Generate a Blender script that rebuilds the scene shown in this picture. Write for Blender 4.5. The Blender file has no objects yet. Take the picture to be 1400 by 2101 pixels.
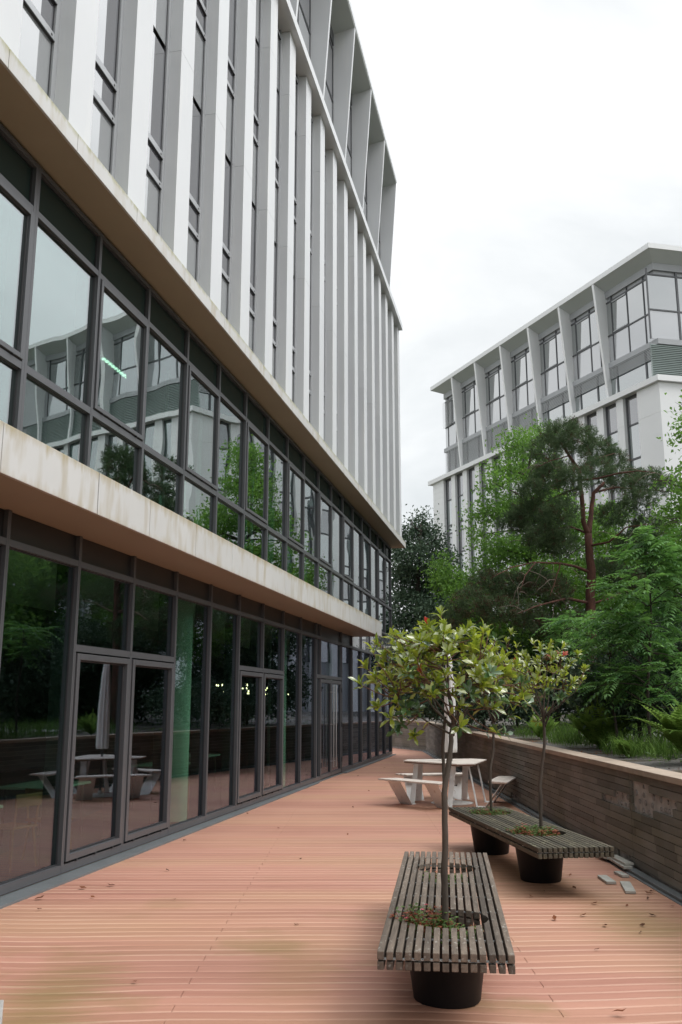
import bpy, bmesh, math, random
import numpy as np
from mathutils import Vector, Matrix
R = math.radians
random.seed(7); rng = np.random.default_rng(11)
sc = bpy.context.scene
col = sc.collection

# ------------------------------------------------------------------ camera, sky, sun, exposure
F, PITCH, EYE = 1874.0, 11.8, 1.83
cd = bpy.data.cameras.new('camera'); cam = bpy.data.objects.new('camera', cd); col.objects.link(cam)
cam.location = (0, 0, EYE); cam.rotation_euler = (R(90 + PITCH), 0, 0)
cd.sensor_fit = 'VERTICAL'; cd.sensor_height = 36.0; cd.sensor_width = 24.0
cd.lens = F / 2101 * 36; cd.clip_start = 0.05; cd.clip_end = 900
sc.camera = cam
SUN_AZ, SUN_EL = 112.0, 50.0            # heading clockwise from +Y, elevation
w = bpy.data.worlds.new('World'); sc.world = w; w.use_nodes = True
nt = w.node_tree; nt.nodes.clear()
def N_(t, **k):
    n = nt.nodes.new(t)
    for a, b in k.items(): setattr(n, a, b)
    return n
out = N_('ShaderNodeOutputWorld')
sky = N_('ShaderNodeTexSky', sky_type='NISHITA', sun_disc=False)
sky.sun_elevation = R(SUN_EL); sky.sun_rotation = R(SUN_AZ)
bg1 = N_('ShaderNodeBackground'); bg1.inputs[1].default_value = 0.06
nt.links.new(sky.outputs[0], bg1.inputs[0])
tc = N_('ShaderNodeTexCoord')
mp = N_('ShaderNodeMapping'); mp.inputs['Scale'].default_value = (1, 1, 1.7); mp.inputs['Location'].default_value = (0.35, 0.1, 0.2)
nt.links.new(tc.outputs['Generated'], mp.inputs[0])
no = N_('ShaderNodeTexNoise'); no.inputs['Scale'].default_value = 2.3; no.inputs['Detail'].default_value = 7; no.inputs['Roughness'].default_value = 0.52
no.inputs['Distortion'].default_value = 0.4
nt.links.new(mp.outputs[0], no.inputs['Vector'])
cr = N_('ShaderNodeValToRGB')
cr.color_ramp.elements[0].position = 0.32; cr.color_ramp.elements[0].color = (0.57, 0.598, 0.61, 1)
cr.color_ramp.elements[1].position = 0.56; cr.color_ramp.elements[1].color = (0.83, 0.842, 0.845, 1)
nt.links.new(no.outputs[0], cr.inputs[0])
GA, GE = 84.0, 44.0                      # brightest part of the overcast sky
sd = (math.sin(R(GA)) * math.cos(R(GE)), math.cos(R(GA)) * math.cos(R(GE)), math.sin(R(GE)))
dot = N_('ShaderNodeVectorMath', operation='DOT_PRODUCT'); dot.inputs[1].default_value = sd
nrmv = N_('ShaderNodeVectorMath', operation='NORMALIZE')
nt.links.new(tc.outputs['Generated'], nrmv.inputs[0]); nt.links.new(nrmv.outputs[0], dot.inputs[0])
mr = N_('ShaderNodeMapRange'); mr.inputs[1].default_value = 0.68; mr.inputs[2].default_value = 1.0; mr.inputs[3].default_value = 1.0; mr.inputs[4].default_value = 2.1
nt.links.new(dot.outputs['Value'], mr.inputs[0])
vs = N_('ShaderNodeVectorMath', operation='SCALE')
nt.links.new(cr.outputs[0], vs.inputs[0]); nt.links.new(mr.outputs[0], vs.inputs['Scale'])
sz = N_('ShaderNodeSeparateXYZ'); nt.links.new(nrmv.outputs[0], sz.inputs[0])
mz = N_('ShaderNodeMapRange'); mz.inputs[1].default_value = 0.70; mz.inputs[2].default_value = 1.0; mz.inputs[3].default_value = 1.0; mz.inputs[4].default_value = 3.0
nt.links.new(sz.outputs['Z'], mz.inputs[0])
vz = N_('ShaderNodeVectorMath', operation='SCALE'); nt.links.new(vs.outputs[0], vz.inputs[0]); nt.links.new(mz.outputs[0], vz.inputs['Scale']); vs = vz
bg2 = N_('ShaderNodeBackground'); bg2.inputs[1].default_value = 0.57
nt.links.new(vs.outputs[0], bg2.inputs[0])
mx = N_('ShaderNodeMixShader'); mx.inputs[0].default_value = 0.94
nt.links.new(bg1.outputs[0], mx.inputs[1]); nt.links.new(bg2.outputs[0], mx.inputs[2]); nt.links.new(mx.outputs[0], out.inputs[0])
sl = bpy.data.lights.new('sun', 'SUN'); sl.energy = 0.5; sl.use_shadow = True; sl.angle = R(22); sl.color = (1.0, 0.965, 0.92)
so_ = bpy.data.objects.new('sun', sl); col.objects.link(so_); so_.location = (20, -20, 40)
so_.rotation_euler = (R(90 - SUN_EL), 0, R(180 - SUN_AZ))
vw = sc.view_settings; vw.view_transform = 'Standard'; vw.look = 'None'; vw.gamma = 1.0; vw.use_curve_mapping = False
vw.exposure = 1.27
sc.cycles.max_bounces = 10; sc.cycles.transparent_max_bounces = 24; sc.cycles.glossy_bounces = 4; sc.cycles.diffuse_bounces = 4
sc.cycles.caustics_reflective = False; sc.cycles.caustics_refractive = False
sc.cycles.use_denoising = True

def at(px, py, Y):
    "a point of the photograph at depth Y metres ahead"
    a = (px - 700) / F; b = -(py - 1050.5) / F; c, s = math.cos(R(PITCH)), math.sin(R(PITCH))
    d = Vector((a, c - b * s, s + b * c)); d *= Y / d.y
    return Vector((d.x, d.y, d.z + EYE))

# ------------------------------------------------------------------ materials
MATS = {}
def mat(name, color, rough=0.6, var=0.12, scale=3.0, bump=0.0, bscale=40.0, metallic=0.0, spec=0.5, stain=None, stretch=(1, 1, 1), detail=6):
    m = bpy.data.materials.new(name); m.use_nodes = True; t = m.node_tree; b = t.nodes['Principled BSDF']
    b.inputs['Roughness'].default_value = rough; b.inputs['Metallic'].default_value = metallic; b.inputs['Specular IOR Level'].default_value = spec
    tcn = t.nodes.new('ShaderNodeTexCoord'); mpn = t.nodes.new('ShaderNodeMapping'); mpn.inputs['Scale'].default_value = stretch
    t.links.new(tcn.outputs['Object'], mpn.inputs[0])
    n = t.nodes.new('ShaderNodeTexNoise'); n.inputs['Scale'].default_value = scale; n.inputs['Detail'].default_value = detail; n.inputs['Roughness'].default_value = 0.6
    t.links.new(mpn.outputs[0], n.inputs['Vector'])
    r = t.nodes.new('ShaderNodeMapRange'); r.inputs[1].default_value = 0.3; r.inputs[2].default_value = 0.7
    r.inputs[3].default_value = 1 - var; r.inputs[4].default_value = 1 + var
    t.links.new(n.outputs[0], r.inputs[0])
    v = t.nodes.new('ShaderNodeVectorMath'); v.operation = 'SCALE'; v.inputs[0].default_value = color[:3]
    t.links.new(r.outputs[0], v.inputs['Scale'])
    src = v.outputs[0]
    if stain:
        sc_col, sc_scale, lo, hi, sst = stain
        m2 = t.nodes.new('ShaderNodeMapping'); m2.inputs['Scale'].default_value = sst; t.links.new(tcn.outputs['Object'], m2.inputs[0])
        n2 = t.nodes.new('ShaderNodeTexNoise'); n2.inputs['Scale'].default_value = sc_scale; n2.inputs['Detail'].default_value = 5
        t.links.new(m2.outputs[0], n2.inputs['Vector'])
        r2 = t.nodes.new('ShaderNodeMapRange'); r2.inputs[1].default_value = lo; r2.inputs[2].default_value = hi
        t.links.new(n2.outputs[0], r2.inputs[0])
        mi = t.nodes.new('ShaderNodeMix'); mi.data_type = 'RGBA'; mi.inputs[7].default_value = (*sc_col, 1)
        t.links.new(r2.outputs[0], mi.inputs[0]); t.links.new(src, mi.inputs[6]); src = mi.outputs[2]
    t.links.new(src, b.inputs['Base Color'])
    if bump:
        n3 = t.nodes.new('ShaderNodeTexNoise'); n3.inputs['Scale'].default_value = bscale; n3.inputs['Detail'].default_value = 4
        t.links.new(mpn.outputs[0], n3.inputs['Vector'])
        bp = t.nodes.new('ShaderNodeBump'); bp.inputs['Strength'].default_value = bump; bp.inputs['Distance'].default_value = 0.01
        t.links.new(n3.outputs[0], bp.inputs['Height']); t.links.new(bp.outputs[0], b.inputs['Normal'])
    MATS[name] = m; return m
def tinted(m, attr='tint', lo=0.6, hi=1.4):
    "multiply the base colour of m by a per-piece attribute"
    t = m.node_tree; b = t.nodes['Principled BSDF']; l = b.inputs['Base Color'].links[0]; src = l.from_socket
    a = t.nodes.new('ShaderNodeAttribute'); a.attribute_name = attr
    r = t.nodes.new('ShaderNodeMapRange'); r.inputs[3].default_value = lo; r.inputs[4].default_value = hi
    t.links.new(a.outputs['Fac'], r.inputs[0])
    v = t.nodes.new('ShaderNodeVectorMath'); v.operation = 'SCALE'
    t.links.new(src, v.inputs[0]); t.links.new(r.outputs[0], v.inputs['Scale']); t.links.new(v.outputs[0], b.inputs['Base Color'])
    return m
def leafmat(name, c0, c1, trans=0.4, rough=0.4, spec=0.5, tcol=None, coat=0.0):
    m = bpy.data.materials.new(name); m.use_nodes = True; t = m.node_tree; b = t.nodes['Principled BSDF']; o = t.nodes['Material Output']
    a = t.nodes.new('ShaderNodeAttribute'); a.attribute_name = 'tint'
    mi = t.nodes.new('ShaderNodeMix'); mi.data_type = 'RGBA'; mi.inputs[6].default_value = (*c0, 1); mi.inputs[7].default_value = (*c1, 1)
    t.links.new(a.outputs['Fac'], mi.inputs[0]); t.links.new(mi.outputs[2], b.inputs['Base Color'])
    b.inputs['Roughness'].default_value = rough; b.inputs['Specular IOR Level'].default_value = spec
    if coat: b.inputs['Coat Weight'].default_value = coat; b.inputs['Coat Roughness'].default_value = 0.12
    tr = t.nodes.new('ShaderNodeBsdfTranslucent')
    if tcol:
        m2 = t.nodes.new('ShaderNodeMix'); m2.data_type = 'RGBA'; m2.blend_type = 'MULTIPLY'; m2.inputs[0].default_value = 1; m2.inputs[7].default_value = (*tcol, 1)
        t.links.new(mi.outputs[2], m2.inputs[6]); t.links.new(m2.outputs[2], tr.inputs[0])
    else: t.links.new(mi.outputs[2], tr.inputs[0])
    mxs = t.nodes.new('ShaderNodeMixShader'); mxs.inputs[0].default_value = trans
    t.links.new(b.outputs[0], mxs.inputs[1]); t.links.new(tr.outputs[0], mxs.inputs[2]); t.links.new(mxs.outputs[0], o.inputs[0])
    return m
def glassmat(name, tint, base, gain, body=None, wav=0.03, refl=(1, 1, 1)):
    "clear (body None) or opaque coated glass whose mirror strength grows towards grazing view"
    m = bpy.data.materials.new(name); m.use_nodes = True; t = m.node_tree; t.nodes.clear()
    o = t.nodes.new('ShaderNodeOutputMaterial'); g = t.nodes.new('ShaderNodeBsdfGlossy'); g.inputs['Roughness'].default_value = 0.0
    g.inputs[0].default_value = (*refl, 1)
    lw = t.nodes.new('ShaderNodeLayerWeight'); lw.inputs[0].default_value = 0.5
    p = t.nodes.new('ShaderNodeMath'); p.operation = 'POWER'; p.inputs[1].default_value = 2.0
    ma = t.nodes.new('ShaderNodeMath'); ma.operation = 'MULTIPLY_ADD'; ma.inputs[1].default_value = gain; ma.inputs[2].default_value = base
    t.links.new(lw.outputs['Facing'], p.inputs[0]); t.links.new(p.outputs[0], ma.inputs[0])
    tcn = t.nodes.new('ShaderNodeTexCoord'); n = t.nodes.new('ShaderNodeTexNoise'); n.inputs['Scale'].default_value = 1.1; n.inputs['Detail'].default_value = 0.5
    t.links.new(tcn.outputs['Object'], n.inputs['Vector'])
    bp = t.nodes.new('ShaderNodeBump'); bp.inputs['Strength'].default_value = wav; bp.inputs['Distance'].default_value = 0.1
    t.links.new(n.outputs[0], bp.inputs['Height']); t.links.new(bp.outputs[0], g.inputs['Normal'])
    if body is None:
        d = t.nodes.new('ShaderNodeBsdfTransparent'); d.inputs[0].default_value = (*tint, 1)
    else:
        d = t.nodes.new('ShaderNodeBsdfDiffuse'); d.inputs[0].default_value = (*body, 1)
    s = t.nodes.new('ShaderNodeMixShader'); t.links.new(ma.outputs[0], s.inputs[0]); t.links.new(d.outputs[0], s.inputs[1]); t.links.new(g.outputs[0], s.inputs[2])
    t.links.new(s.outputs[0], o.inputs[0]); return m
def emit(name, c, s):
    m = bpy.data.materials.new(name); m.use_nodes = True; b = m.node_tree.nodes['Principled BSDF']
    b.inputs['Base Color'].default_value = (*c, 1); b.inputs['Emission Color'].default_value = (*c, 1); b.inputs['Emission Strength'].default_value = s
    return m
M_white = mat('white panel', (0.63, 0.64, 0.655), 0.42, 0.03, 0.6, stain=((0.70, 0.70, 0.69), 1.3, 0.55, 0.8, (3, 3, 0.3)))
M_bwhite = mat('far white panel', (0.78, 0.785, 0.79), 0.5, 0.03, 0.5)
M_fascia = mat('stained fascia panel', (0.54, 0.535, 0.52), 0.45, 0.05, 0.8, stain=((0.36, 0.30, 0.19), 2.2, 0.50, 0.85, (2.4, 1, 0.5)))
def edge_stain(m, bands):
    t = m.node_tree; b = t.nodes['Principled BSDF']; src = b.inputs['Base Color'].links[0].from_socket
    tcn = t.nodes.new('ShaderNodeTexCoord'); sp = t.nodes.new('ShaderNodeSeparateXYZ'); t.links.new(tcn.outputs['Object'], sp.inputs[0])
    mp_ = t.nodes.new('ShaderNodeMapping'); mp_.inputs['Scale'].default_value = (9, 9, 1.2); t.links.new(tcn.outputs['Object'], mp_.inputs[0])
    n = t.nodes.new('ShaderNodeTexNoise'); n.inputs['Scale'].default_value = 1.0; n.inputs['Detail'].default_value = 6; n.inputs['Roughness'].default_value = 0.7; t.links.new(mp_.outputs[0], n.inputs['Vector'])
    for lo, hi, amt, colr in bands:
        r_ = t.nodes.new('ShaderNodeMapRange'); r_.inputs[1].default_value = lo; r_.inputs[2].default_value = hi; t.links.new(sp.outputs['Z'], r_.inputs[0])
        q = t.nodes.new('ShaderNodeMath'); q.operation = 'LESS_THAN'; q.inputs[1].default_value = max(lo, hi) + 0.02; t.links.new(sp.outputs['Z'], q.inputs[0])
        q2 = t.nodes.new('ShaderNodeMath'); q2.operation = 'GREATER_THAN'; q2.inputs[1].default_value = min(lo, hi) - 0.02; t.links.new(sp.outputs['Z'], q2.inputs[0])
        a = t.nodes.new('ShaderNodeMath'); a.operation = 'MULTIPLY_ADD'; a.inputs[1].default_value = 2.2; a.inputs[2].default_value = -1.1; t.links.new(n.outputs[0], a.inputs[0])
        s_ = t.nodes.new('ShaderNodeMath'); s_.operation = 'ADD'; t.links.new(a.outputs[0], s_.inputs[0]); t.links.new(r_.outputs[0], s_.inputs[1])
        r2 = t.nodes.new('ShaderNodeMapRange'); r2.inputs[1].default_value = 0.45; r2.inputs[2].default_value = 1.15; r2.inputs[4].default_value = amt; t.links.new(s_.outputs[0], r2.inputs[0])
        m1 = t.nodes.new('ShaderNodeMath'); m1.operation = 'MULTIPLY'; t.links.new(r2.outputs[0], m1.inputs[0]); t.links.new(q.outputs[0], m1.inputs[1])
        m2 = t.nodes.new('ShaderNodeMath'); m2.operation = 'MULTIPLY'; t.links.new(m1.outputs[0], m2.inputs[0]); t.links.new(q2.outputs[0], m2.inputs[1])
        mi = t.nodes.new('ShaderNodeMix'); mi.data_type = 'RGBA'; mi.inputs[7].default_value = (*colr, 1); t.links.new(m2.outputs[0], mi.inputs[0]); t.links.new(src, mi.inputs[6]); src = mi.outputs[2]
    t.links.new(src, b.inputs['Base Color'])
edge_stain(M_fascia, ((3.97, 4.14, 0.75, (0.34, 0.27, 0.13)), (3.84, 3.70, 0.4, (0.40, 0.33, 0.22)), (7.66, 7.78, 0.8, (0.30, 0.29, 0.12))))
M_soffit = mat('soffit panel', (0.36, 0.30, 0.215), 0.5, 0.05, 0.7)
M_lsoffit = mat('pale soffit panel', (0.55, 0.58, 0.57), 0.5, 0.03, 0.7)
M_frame = mat('grey window metal', (0.095, 0.097, 0.104), 0.4, 0.06, 2.0, metallic=0.15)
M_dframe = mat('dark gasket metal', (0.035, 0.035, 0.038), 0.5, 0.05, 2.0)
M_lframe = mat('pale grey window metal', (0.40, 0.41, 0.425), 0.42, 0.05, 2.0, metallic=0.2)
M_spandrel = mat('dark spandrel panel', (0.018, 0.017, 0.017), 0.35, 0.1, 1.0)
M_steel = mat('brushed steel', (0.48, 0.48, 0.48), 0.3, 0.05, 8.0, metallic=0.9)
M_strip = mat('grey drain metal', (0.13, 0.14, 0.145), 0.5, 0.12, 3.0, bump=0.1, stain=((0.2, 0.2, 0.18), 30, 0.66, 0.7, (1, 1, 1)))
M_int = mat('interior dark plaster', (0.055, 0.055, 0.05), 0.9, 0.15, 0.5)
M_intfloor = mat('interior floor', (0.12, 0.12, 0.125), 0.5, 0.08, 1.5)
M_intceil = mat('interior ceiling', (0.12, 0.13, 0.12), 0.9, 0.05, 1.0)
M_lceil = mat('daylit ceiling board', (0.62, 0.64, 0.62), 0.9, 0.04, 1.0)
M_col = mat('pale column plaster', (0.74, 0.76, 0.72), 0.8, 0.03, 1.0)
M_ink = mat('sash blind grey', (0.16, 0.16, 0.175), 0.7, 0.05, 2.0)
G_low = glassmat('shopfront glass', (0.63, 0.80, 0.71), 0.055, 0.50, wav=0.012, refl=(0.80, 0.80, 1.0))
G_mid = glassmat('first floor glass', (0.54, 0.74, 0.665), 0.13, 0.82, wav=0.03, refl=(0.95, 0.97, 1.0))
G_span = glassmat('green spandrel glass', None, 0.02, 0.10, body=(0.020, 0.030, 0.026))
G_up = glassmat('coated upper glass', None, 0.22, 0.62, body=(0.11, 0.11, 0.125), wav=0.02)
G_upl = glassmat('pale coated spandrel', None, 0.16, 0.60, body=(0.27, 0.28, 0.29), wav=0.02)
G_bt = glassmat('far top glass', None, 0.40, 0.5, body=(0.05, 0.07, 0.07), wav=0.02)
G_b = glassmat('far coated glass', None, 0.38, 0.5, body=(0.05, 0.09, 0.085), wav=0.02)
G_bp = glassmat('far pale glass panel', None, 0.28, 0.45, body=(0.36, 0.37, 0.39), wav=0.01)
M_blind = mat('slatted blind metal', (0.60, 0.61, 0.62), 0.5, 0.05, 2.0)
M_bgrey = mat('grey band metal', (0.36, 0.37, 0.385), 0.5, 0.04, 1.0)
M_bark_p = mat('red pine bark', (0.085, 0.034, 0.022), 0.9, 0.45, 9.0, bump=0.9, bscale=22, stretch=(1, 1, 0.35))
M_bark = mat('grey brown bark', (0.065, 0.050, 0.038), 0.9, 0.35, 12.0, bump=0.7, bscale=40, stretch=(1, 1, 0.3))
M_bark_d = mat('dark bark', (0.035, 0.027, 0.020), 0.9, 0.3, 9.0)
M_photwig = mat('reddish brown twig', (0.13, 0.06, 0.035), 0.75, 0.3, 20.0)
L_pho = leafmat('olive glossy leaf', (0.130, 0.180, 0.026), (0.31, 0.355, 0.055), 0.42, 0.22, 0.9, tcol=(1.4, 1.45, 0.8), coat=0.9)
L_phog = leafmat('deep green leaf', (0.040, 0.095, 0.028), (0.10, 0.185, 0.055), 0.25, 0.28, 0.7, coat=0.35)
L_phor = leafmat('red orange leaf', (0.42, 0.10, 0.02), (0.50, 0.035, 0.035), 0.4, 0.3, 0.6)
L_pine = leafmat('grey green needle', (0.042, 0.070, 0.036), (0.13, 0.19, 0.090), 0.35, 0.7, 0.1)
L_pineb = leafmat('brown needle', (0.06, 0.045, 0.028), (0.12, 0.075, 0.045), 0.15, 0.6, 0.2)
L_dec = leafmat('bright green leaf', (0.075, 0.160, 0.038), (0.20, 0.35, 0.10), 0.45, 0.6, 0.15, tcol=(1.25, 1.3, 0.7))
L_mid = leafmat('mid green leaf', (0.050, 0.12, 0.022), (0.14, 0.26, 0.055), 0.4, 0.6, 0.15, tcol=(1.2, 1.3, 0.7))
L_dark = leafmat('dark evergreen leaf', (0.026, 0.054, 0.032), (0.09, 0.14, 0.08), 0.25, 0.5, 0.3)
L_ash = leafmat('fresh compound leaf', (0.055, 0.145, 0.050), (0.20, 0.36, 0.14), 0.4, 0.5, 0.25, tcol=(1.2, 1.3, 0.7))
L_fern = leafmat('fern frond', (0.085, 0.17, 0.030), (0.25, 0.38, 0.08), 0.4, 0.7, 0.1)
L_grass = leafmat('grass blade', (0.050, 0.11, 0.02), (0.15, 0.25, 0.055), 0.35, 0.7, 0.1)
L_weed = leafmat('weed leaf', (0.07, 0.13, 0.035), (0.17, 0.26, 0.07), 0.35, 0.5, 0.3)
L_weedr = leafmat('red weed stem', (0.22, 0.06, 0.03), (0.36, 0.11, 0.06), 0.2, 0.5, 0.3)
L_dry = leafmat('dry brown leaf', (0.055, 0.022, 0.010), (0.20, 0.060, 0.018), 0.1, 0.6, 0.3)
M_soil = mat('dark potting soil', (0.03, 0.024, 0.018), 0.95, 0.4, 30, bump=0.8, bscale=80)
M_bed = mat('dark bed gravel', (0.13, 0.12, 0.112), 0.95, 0.55, 45, bump=1.0, bscale=90, stain=((0.05, 0.035, 0.018), 1.4, 0.5, 0.62, (1, 1, 1)))
M_cladbase = mat('mortar render', (0.44, 0.40, 0.38), 0.95, 0.25, 6, bump=0.6, bscale=30)
M_clad = tinted(mat('grey brown cladding tile', (0.168, 0.156, 0.138), 0.75, 0.20, 5, bump=0.15, bscale=40, stretch=(1, 0.25, 2.0), stain=((0.12, 0.11, 0.075), 1.1, 0.45, 0.75, (1, 1, 1))), lo=0.72, hi=1.25)
M_coping = mat('coping stone', (0.35, 0.275, 0.215), 0.85, 0.16, 4, bump=0.2, bscale=60)
M_tile = mat('loose grey tile', (0.42, 0.41, 0.37), 0.85, 0.15, 12, bump=0.2)
M_pot = mat('black plastic pot', (0.010, 0.010, 0.011), 0.5, 0.2, 4, spec=0.22)
M_slat = tinted(mat('weathered slat wood', (0.112, 0.086, 0.066), 0.8, 0.35, 9, bump=0.5, bscale=40, stretch=(4, 0.5, 4), stain=((0.27, 0.25, 0.225), 38, 0.60, 0.74, (1, 0.5, 1))), lo=0.62, hi=1.38)
M_slatb = tinted(mat('darker slat wood', (0.074, 0.063, 0.043), 0.8, 0.3, 9, bump=0.5, bscale=40, stretch=(4, 0.5, 4), stain=((0.20, 0.19, 0.12), 20, 0.58, 0.75, (1, 0.5, 1))), lo=0.65, hi=1.35)  # darker, greener tone than the nearest bench's slats
M_slatg = tinted(mat('silvered slat wood', (0.33, 0.315, 0.30), 0.8, 0.2, 9, bump=0.4, bscale=40, stretch=(4, 0.5, 4)), lo=0.8, hi=1.2)
M_galv = mat('galvanised bar', (0.45, 0.47, 0.47), 0.45, 0.1, 10, metallic=0.5)
M_powder = mat('white powder coat', (0.78, 0.77, 0.75), 0.45, 0.05, 4, stain=((0.50, 0.44, 0.38), 9, 0.62, 0.75, (1, 1, 1)))
M_seatwood = mat('bleached seat board', (0.62, 0.55, 0.49), 0.65, 0.18, 6, stretch=(1, 6, 6))
M_seatedge = mat('brown seat board edge', (0.17, 0.095, 0.06), 0.7, 0.2, 8)
M_canvas = mat('white canvas', (0.72, 0.71, 0.69), 0.9, 0.05, 5, bump=0.2)
M_dpole = mat('dark steel pole', (0.09, 0.085, 0.085), 0.4, 0.1, 5, metallic=0.5)
M_path = mat('pale path stone', (0.34, 0.34, 0.33), 0.9, 0.15, 4, bump=0.2)
M_ground = mat('far ground', (0.06, 0.07, 0.035), 0.95, 0.3, 0.4)
M_tabwhite = mat('white laminate', (0.55, 0.57, 0.54), 0.4, 0.03, 2)
M_beech = mat('pale beech wood', (0.30, 0.12, 0.045), 0.5, 0.15, 8)
M_paper = mat('white paper', (0.75, 0.80, 0.78), 0.8, 0.03, 3)
M_red = mat('red plastic', (0.42, 0.05, 0.03), 0.5, 0.1, 3)
M_curtain = mat('pale curtain', (0.62, 0.68, 0.64), 0.9, 0.06, 3)
E_warm = emit('warm bulb', (1.0, 0.72, 0.42), 5.0)
E_cool = emit('cool strip lamp', (0.9, 1.0, 0.85), 1.5)

# deck boards: colour per board, worn pale edges, algae stains
PITCHB = 0.143
def deckmat():
    m = bpy.data.materials.new('terracotta deck board'); m.use_nodes = True; t = m.node_tree; b = t.nodes['Principled BSDF']
    L = t.links.new
    def nd(ty, **k):
        n = t.nodes.new(ty)
        for a, v in k.items(): setattr(n, a, v)
        return n
    tcn = nd('ShaderNodeTexCoord'); sx = nd('ShaderNodeSeparateXYZ'); L(tcn.outputs['Object'], sx.inputs[0])
    dv = nd('ShaderNodeMath', operation='DIVIDE'); dv.inputs[1].default_value = PITCHB; L(sx.outputs['Y'], dv.inputs[0])
    fl = nd('ShaderNodeMath', operation='FLOOR'); L(dv.outputs[0], fl.inputs[0])
    fr = nd('ShaderNodeMath', operation='FRACT'); L(dv.outputs[0], fr.inputs[0])
    wn = nd('ShaderNodeTexWhiteNoise', noise_dimensions='1D'); L(fl.outputs[0], wn.inputs['W'])
    mp_ = nd('ShaderNodeMapping'); mp_.inputs['Scale'].default_value = (0.35, 6, 1); L(tcn.outputs['Object'], mp_.inputs[0])
    n1 = nd('ShaderNodeTexNoise'); n1.inputs['Scale'].default_value = 2.5; n1.inputs['Detail'].default_value = 8; n1.inputs['Roughness'].default_value = 0.65; L(mp_.outputs[0], n1.inputs['Vector'])
    ad = nd('ShaderNodeMath', operation='MULTIPLY_ADD'); ad.inputs[1].default_value = 0.5; L(wn.outputs['Value'], ad.inputs[0]); L(n1.outputs[0], ad.inputs[2])
    c = nd('ShaderNodeValToRGB'); e = c.color_ramp.elements
    e[0].position = 0.40; e[0].color = (0.345, 0.157, 0.112, 1); e[1].position = 0.95; e[1].color = (0.465, 0.228, 0.165, 1)
    L(ad.outputs[0], c.inputs[0])
    # yellowish fading in broad patches
    n4 = nd('ShaderNodeTexNoise'); n4.inputs['Scale'].default_value = 0.55; n4.inputs['Detail'].default_value = 4; mp4 = nd('ShaderNodeMapping'); mp4.inputs['Scale'].default_value = (0.35, 1.5, 1); L(tcn.outputs['Object'], mp4.inputs[0]); L(mp4.outputs[0], n4.inputs['Vector'])
    r4 = nd('ShaderNodeMapRange'); r4.inputs[1].default_value = 0.42; r4.inputs[2].default_value = 0.66; r4.inputs[4].default_value = 0.5; L(n4.outputs[0], r4.inputs[0])
    m0 = nd('ShaderNodeMix', data_type='RGBA'); m0.inputs[7].default_value = (0.47, 0.285, 0.165, 1); L(r4.outputs[0], m0.inputs[0]); L(c.outputs[0], m0.inputs[6])
    # pale worn board edges
    cen = nd('ShaderNodeMath', operation='SUBTRACT'); cen.inputs[1].default_value = 0.5; L(fr.outputs[0], cen.inputs[0])
    ab = nd('ShaderNodeMath', operation='ABSOLUTE'); L(cen.outputs[0], ab.inputs[0])
    re = nd('ShaderNodeMapRange'); re.inputs[1].default_value = 0.375; re.inputs[2].default_value = 0.43; re.inputs[4].default_value = 0.5; L(ab.outputs[0], re.inputs[0])
    nw = nd('ShaderNodeTexNoise'); nw.inputs['Scale'].default_value = 1.6; L(mp_.outputs[0], nw.inputs['Vector']); rw = nd('ShaderNodeMapRange'); rw.inputs[1].default_value = .3; rw.inputs[2].default_value = .65; L(nw.outputs[0], rw.inputs[0]); mw = nd('ShaderNodeMath', operation='MULTIPLY'); L(re.outputs[0], mw.inputs[0]); L(rw.outputs[0], mw.inputs[1]); re = mw
    m1 = nd('ShaderNodeMix', data_type='RGBA'); m1.inputs[7].default_value = (0.66, 0.47, 0.36, 1); L(re.outputs[0], m1.inputs[0]); L(m0.outputs[2], m1.inputs[6])
    # algae
    n2 = nd('ShaderNodeTexNoise'); n2.inputs['Scale'].default_value = 0.9; n2.inputs['Detail'].default_value = 6; L(tcn.outputs['Object'], n2.inputs['Vector'])
    r2 = nd('ShaderNodeMapRange'); r2.inputs[1].default_value = 0.56; r2.inputs[2].default_value = 0.74; r2.inputs[4].default_value = 0.85; L(n2.outputs[0], r2.inputs[0])
    ry = nd('ShaderNodeMapRange'); ry.inputs[1].default_value = 11.0; ry.inputs[2].default_value = 5.5; L(sx.outputs['Y'], ry.inputs[0])
    mu = nd('ShaderNodeMath', operation='MULTIPLY'); L(r2.outputs[0], mu.inputs[0]); L(ry.outputs[0], mu.inputs[1])
    m2 = nd('ShaderNodeMix', data_type='RGBA'); m2.inputs[7].default_value = (0.19, 0.145, 0.04, 1); L(mu.outputs[0], m2.inputs[0]); L(m1.outputs[2], m2.inputs[6])
    prev = m2.outputs[2]
    for (cx_, cy_, rx_, ry_, amt, colr) in ((-1.85, 6.3, 0.55, 1.4, 0.6, (0.17, 0.14, 0.035, 1)), (2.55, 8.3, 0.7, 1.3, 0.6, (0.20, 0.145, 0.04, 1)), (2.7, 6.3, 0.6, 0.9, 0.7, (0.16, 0.13, 0.035, 1)), (0.75, 4.9, 1.1, 0.5, 0.4, (0.17, 0.125, 0.05, 1)), (-0.3, 6.9, 0.5, 1.2, 0.35, (0.24, 0.15, 0.05, 1)), (2.0, 10.6, 0.8, 1.2, 0.45, (0.21, 0.15, 0.05, 1))):
        mpp = nd('ShaderNodeVectorMath', operation='SUBTRACT'); mpp.inputs[1].default_value = (cx_, cy_, 0); L(tcn.outputs['Object'], mpp.inputs[0])
        mps = nd('ShaderNodeVectorMath', operation='MULTIPLY'); mps.inputs[1].default_value = (1 / rx_, 1 / ry_, 0); L(mpp.outputs[0], mps.inputs[0])
        ln = nd('ShaderNodeVectorMath', operation='LENGTH'); L(mps.outputs[0], ln.inputs[0])
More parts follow.
